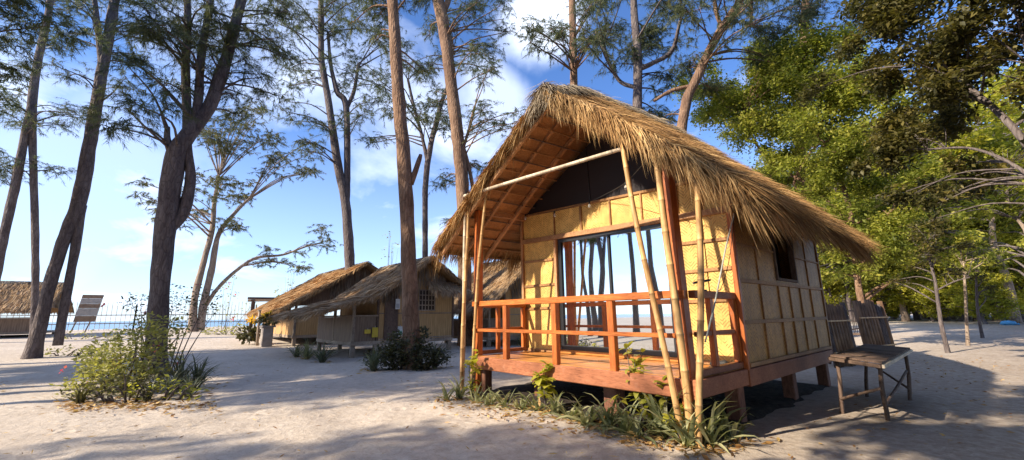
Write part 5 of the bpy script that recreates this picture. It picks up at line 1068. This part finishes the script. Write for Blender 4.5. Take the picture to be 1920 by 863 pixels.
def leafy(label, p, h, nl, ln, wd, mat, seed, lean=(0,0), stems=1, top=0.25, cat='shrub', name='leafy_shrub', spread=0.16):
    rs = random.Random(seed); o = empty(name, p); tag(o, label, cat); mes = [leafmesh(ln*s_, wd*s_, mat, seed+i) for i, s_ in enumerate((0.7,1.0,1.2))]; m = MB(); paths = []
    for s_ in range(stems):
        a = rs.uniform(0,6.28); P = [(0.02*math.cos(a),0.02*math.sin(a),-0.05,0.011)]
        for j in range(1,5): t = j/4; P.append((lean[0]*t+spread*t*math.cos(a)*(stems > 1)+rs.uniform(-.03,.03), lean[1]*t+spread*t*math.sin(a)*(stems > 1)+rs.uniform(-.03,.03), h*t*(1 if s_ == 0 else rs.uniform(.7,1)), 0.011*(1-0.7*t)))
        S = smoothpath(P, 4); m.tube([Vector(q[:3]) for q in S], [max(q[3],0.003) for q in S], 6); paths.append(S)
    m.build('stem', BARKD, o, True)
    for i in range(nl):
        S = paths[i % stems]; t = top+(1-top)*rs.random(); q = S[min(len(S)-1, int(t*len(S)))]; lf = bpy.data.objects.new('leaf', rs.choice(mes)); COL.objects.link(lf); lf.parent = o; lf.location = (q[0]+rs.uniform(-.02,.02), q[1]+rs.uniform(-.02,.02), q[2]+rs.uniform(-.02,.02)); lf.rotation_euler = (rs.uniform(-0.9,0.5), rs.uniform(-.4,.4), rs.uniform(0,6.28))
    return o
leafy('lime green round-leaved shrub lit by the sun in front of the veranda beam', g(1026,772), 0.60, 60, 0.13, 0.11, LEAFY, 31, (-0.03,0), 2, 0.3, spread=0.06)
leafy('yellow-green climber winding up the left bamboo poles', g(884,748), 0.70, 60, 0.13, 0.075, LEAFY, 32, (0.02,0), 3, 0.15, spread=0.08)
leafy('tall shrub with yellowish leaf tips in front of the right end of the veranda', g(1210,806), 0.95, 120, 0.13, 0.055, LEAFG, 33, (-0.05,0.05), 4, 0.35, spread=0.12)
leafy('low plant with bright yellow leaves beside the tall shrub', g(1190,812), 0.36, 20, 0.11, 0.05, LEAFY, 34, (0,0), 2, 0.4)
leafy('dark oval-leaved plant right of the tall shrub', g(1236,812), 0.62, 60, 0.12, 0.065, LEAFG, 35, (0.02,0), 3, 0.2)
leafy('yellowing small plant in front of the right bamboo poles', g(1278,832), 0.32, 18, 0.10, 0.06, LEAFY, 36, (0.02,0), 2, 0.3)
# bushes
def bush(label, p, blobs, mat, ll, per, name='shrub', cat='shrub', extra=None, twig=BARKD, nst=14):
    """blobs: (dx along picture, dz, depth, radius)"""
    o = empty(name, p); tag(o, label, cat); A = Acc(); m = MB(); tot = 0
    for dx, dz, dy, R_ in blobs:
        c = np.array(Vector((0,0,0))+r0*dx+Vector((0,0,dz))+Vector((math.sin(YAW),math.cos(YAW),0))*dy)
        for k in range(1 if nst == 1 else 3):
            e = c+rand_dirs(1)[0]*R_*0.7; e[2] = max(e[2], 0.05); b0 = np.array([c[0]*0.35+random.uniform(-.1,.1), c[1]*0.35+random.uniform(-.1,.1), -0.05]); md = (b0+e)/2+np.array([0,0,0.1]); S = smoothpath([(*b0,0.018),(*md,0.012),(*e,0.004)], 4); m.tube([Vector(q[:3]) for q in S], [q[3] for q in S], 5)
        n = int(2.0*per*R_**2); S = rand_dirs(n)*(RNG.uniform(0.05,1.0,n)**0.45*R_)[:,None]; S[:,2] *= 0.8; cl = np.array([noise.noise((s[0]*6,s[1]*6,s[2]*6+dx*9)) for s in S]); keep = cl > -0.02; S = S[keep]; cl = cl[keep]; n = len(S); S = S+c; S[:,2] = np.maximum(S[:,2], 0.02)
        Dv = rand_dirs(n); Dv[:,2] = Dv[:,2]*0.5+0.1; L_ = RNG.uniform(0.6,1.3,n)*ll; A.add(leaves(S, Dv, L_, L_*RNG.uniform(0.4,0.6,n), RNG.normal(0.45,0.2,n)+0.35*cl))
    m.build('twigs', twig, o, True); A.build('leaves', mat, o)
    if extra:
        mt, cnt, el = extra; cs = [np.array(r0*b_[0]+Vector((0,0,b_[1]))) for b_ in blobs]; S = np.array([cs[RNG.integers(len(cs))]+RNG.normal(0,0.22,3) for _ in range(cnt)]); S[:,2] = np.maximum(S[:,2],0.2); S = np.repeat(S, 6, 0)+RNG.normal(0,0.03,(cnt*6,3)); A = Acc(); L_ = RNG.uniform(0.7,1.3,len(S))*el; A.add(leaves(S, rand_dirs(len(S)), L_, L_*0.7, RNG.uniform(0,1,len(S)))); tag(A.build('flowers', mt, o), kind='stuff')
    return o
GREYLEAF = leafm('dusty_green_leaf', (0.16,0.16,0.06), (0.32,0.31,0.10), (0.52,0.47,0.17), 0.4)
bush('loose dusty-green bush with pink blooms spreading left of the big dark trunk', g(240,735), [(-0.75,0.55,0.2,0.42),(-0.3,0.75,0.1,0.48),(0.15,0.85,0.1,0.45),(-0.5,0.30,0,0.40),(0.0,0.38,0,0.42),(0.45,0.55,0,0.40),(-1.15,0.62,0.5,0.34),(0.3,1.1,0.3,0.36),(-0.1,1.2,0.3,0.30),(-1.5,0.5,0.8,0.30),(0.55,0.22,-0.1,0.3),(-0.2,0.25,-0.3,0.4),(0.3,0.25,-0.3,0.35),(-0.7,0.2,-0.2,0.35)], GREYLEAF, 0.085, 1700, 'flowering_bush', 'bush', (PINK, 6, 0.06))
bush('dark wispy bougainvillea sprays around the big dark trunk', g(300,700), [(-0.9,1.75,0.3,0.45),(-0.4,1.9,0.4,0.45),(0.15,1.6,0.3,0.45),(0.55,1.9,0.4,0.42),(-1.35,1.75,0.4,0.32),(0.5,1.2,0.2,0.35),(-0.6,1.35,0.2,0.38),(0.85,1.5,0.4,0.3)], SHRUBD, 0.08, 620, 'bougainvillea', 'bush', (PINK, 5, 0.06), nst=1)
bush('purplish dark low bush at the foot of the flowering bush', g(228,755), [(-0.35,0.2,0,0.3),(0.05,0.28,0,0.32),(0.35,0.2,0,0.26),(-0.75,0.14,0,0.22)], SHRUBD, 0.07, 1500, 'low_bush', 'bush')
bush('yellowing low plants in front of the big dark trunk', g(300,752), [(-0.3,0.16,0,0.24),(0.1,0.2,0,0.26),(0.45,0.14,0,0.22)], LEAFY, 0.09, 700, 'low_bush', 'plant')
GREYL = leafm('grey_green_blade', (0.06,0.07,0.05), (0.12,0.135,0.09), (0.22,0.23,0.15), 0.25)
for i, (px, py, n, ln, lab) in enumerate([(335,730,80,.85,'tall grey-green grassy clump right of the big dark trunk'),(366,728,70,.75,'grassy clump at the right end of the bush under the big dark trunk'),(318,742,50,.6,'grassy clump just in front of the big dark trunk'),(275,752,24,.40,'small grassy clump in the middle of the bush foot'),(150,757,26,.40,'dark grassy clump at the left end of the bush'),(352,745,30,.5,'low grassy clump at the front right of the bush')]):
    lily(lab, g(px,py), n, ln, 200+i, GREYL if i != 4 else SHRUBD, 'grassy clumps around the big dark trunk', 1.0, 0.016, 'grass_clump')
bush('dense dark shrub at the foot of the thick brown trunk', g(765,692), [(-0.55,0.35,0,0.42),(0,0.45,-0.1,0.48),(0.5,0.35,0,0.42),(0.85,0.25,0.1,0.3),(0.2,0.8,0.2,0.32),(-0.9,0.2,0,0.28),(-0.3,0.7,0.2,0.3),(-0.3,0.2,-0.2,0.35),(0.4,0.2,-0.2,0.35)], SHRUBD, 0.10, 2400, 'dark_shrub', 'shrub')
for i, (px, py, n, ln, lab) in enumerate([(700,696,50,.7,'grassy clump left of the shrub under the thick brown trunk'),(815,690,60,.85,'grassy clump right of the shrub under the thick brown trunk'),(575,674,60,.75,'grassy clump in front of the open hut, left of its neighbour'),(604,680,60,.8,'grassy clump at the porch corner of the woven hut'),(556,670,40,.6,'small grassy clump nearest the open hut'),(978,648,34,.8,'green strappy plant seen between railing and wall of the main hut')]):
    lily(lab, g(px,py), n, ln, 300+i, LILY if i in (2,5) else GREYL, 'grassy clumps by the neighbouring huts', 0.95, 0.02, 'grass_clump')
bush('low dry-edged plants along the fence, left of the open hut', g(430,628), [(-1.2,0.2,0,0.4),(-0.4,0.3,0,0.5),(0.5,0.35,0,0.55),(1.2,0.25,0,0.4)], GREYLEAF, 0.16, 300, 'fence_plants', 'plant')
bush('thin flowering shrub with orange-pink blooms by the fence', g(418,624), [(0,1.5,0,0.55),(0.3,2.3,0,0.5),(-0.2,2.9,0,0.45),(0.5,0.9,0,0.5),(1.1,1.2,0,0.5),(0.2,3.5,0,0.35),(1.6,1.7,0.2,0.45)], GREYLEAF, 0.14, 90, 'tall_shrub', 'shrub', (PINK, 5, 0.12), nst=1)
bush('leafy low weeds on the sand left of the flowering bush', g(120,668), [(-0.6,0.12,0,0.3),(0.2,0.15,0,0.35),(1.0,0.12,0,0.35),(1.8,0.18,0,0.4)], GREYLEAF, 0.11, 420, 'sand_weeds', 'plant')
bush('low yellow-green weeds near the notice board', g(140,636), [(-0.6,0.12,0,0.4),(0.6,0.15,0,0.45),(2.0,0.12,0,0.5)], GREYLEAF, 0.15, 200, 'sand_weeds', 'plant')
bush('feathery sapling rising behind the roof of the open hut', g(533,612), [(0,2.6,0,0.8),(0.6,3.6,0,0.7),(-0.5,3.4,0,0.6),(0.1,4.6,0,0.6),(0.5,5.4,0,0.5),(-0.8,2.9,0,0.6),(1.2,3.0,0,0.5)], GREYLEAF, 0.3, 26, 'feathery_sapling', 'sapling')
bush('bare wispy sapling between the far hut roofs', g(722,622), [(0,5.2,0,0.6),(0.4,5.9,0,0.5),(-0.2,6.6,0,0.4)], GREYLEAF, 0.2, 50, 'wispy_sapling', 'sapling')
# ------------------------------------------------------------------ litter on the sand
def litter(n, region, mat, name, lo, hi, wr):
    A = Acc(); S = []
    while len(S) < n:
        x, y = region(); S.append((x, y, gz(x,y)+0.02))
    S = np.array(S); Dv = rand_dirs(n); Dv[:,2] *= 0.12; L_ = RNG.uniform(lo, hi, n); A.add(leaves(S, Dv, L_, L_*wr, RNG.uniform(0,1,n), 0.1)); o = A.build(name, mat); return o
def along_row():
    px = random.uniform(820,1400); py = np.interp(px, [820,900,1100,1300,1400],[762,772,805,848,838])+random.gauss(0,9); p = g(px, py); return p.x, p.y
tag(litter(380, along_row, DRY, 'dry_leaves', 0.03, 0.12, 0.3), 'dry fallen leaves along the foot of the planting row', 'leaves', kind='stuff')
def by_bush():
    p = g(random.uniform(110,410), random.gauss(762,7)); return p.x, p.y
tag(litter(450, by_bush, DRY, 'dry_leaves', 0.04, 0.13, 0.35), 'orange-brown leaf litter in front of the flowering bush', 'leaves', kind='stuff')
def anywhere():
    r_ = random.uniform(1.5, 16); a = random.uniform(-2.2, 0.6)+0; h = YAW+a*0.75; return CAM.x+math.sin(h)*r_, CAM.y+math.cos(h)*r_
def right_side():
    return random.uniform(4.3,13), random.uniform(-3,12)
tag(litter(2600, right_side, DRY, 'leaf_litter', 0.02, 0.09, 0.3), 'brown leaf crumbs on the shaded sand around the table', 'litter', kind='stuff')
tag(litter(2600, anywhere, DRY, 'twig_litter', 0.02, 0.12, 0.14), 'sparse twigs and needles scattered over the sand', 'litter', kind='stuff')
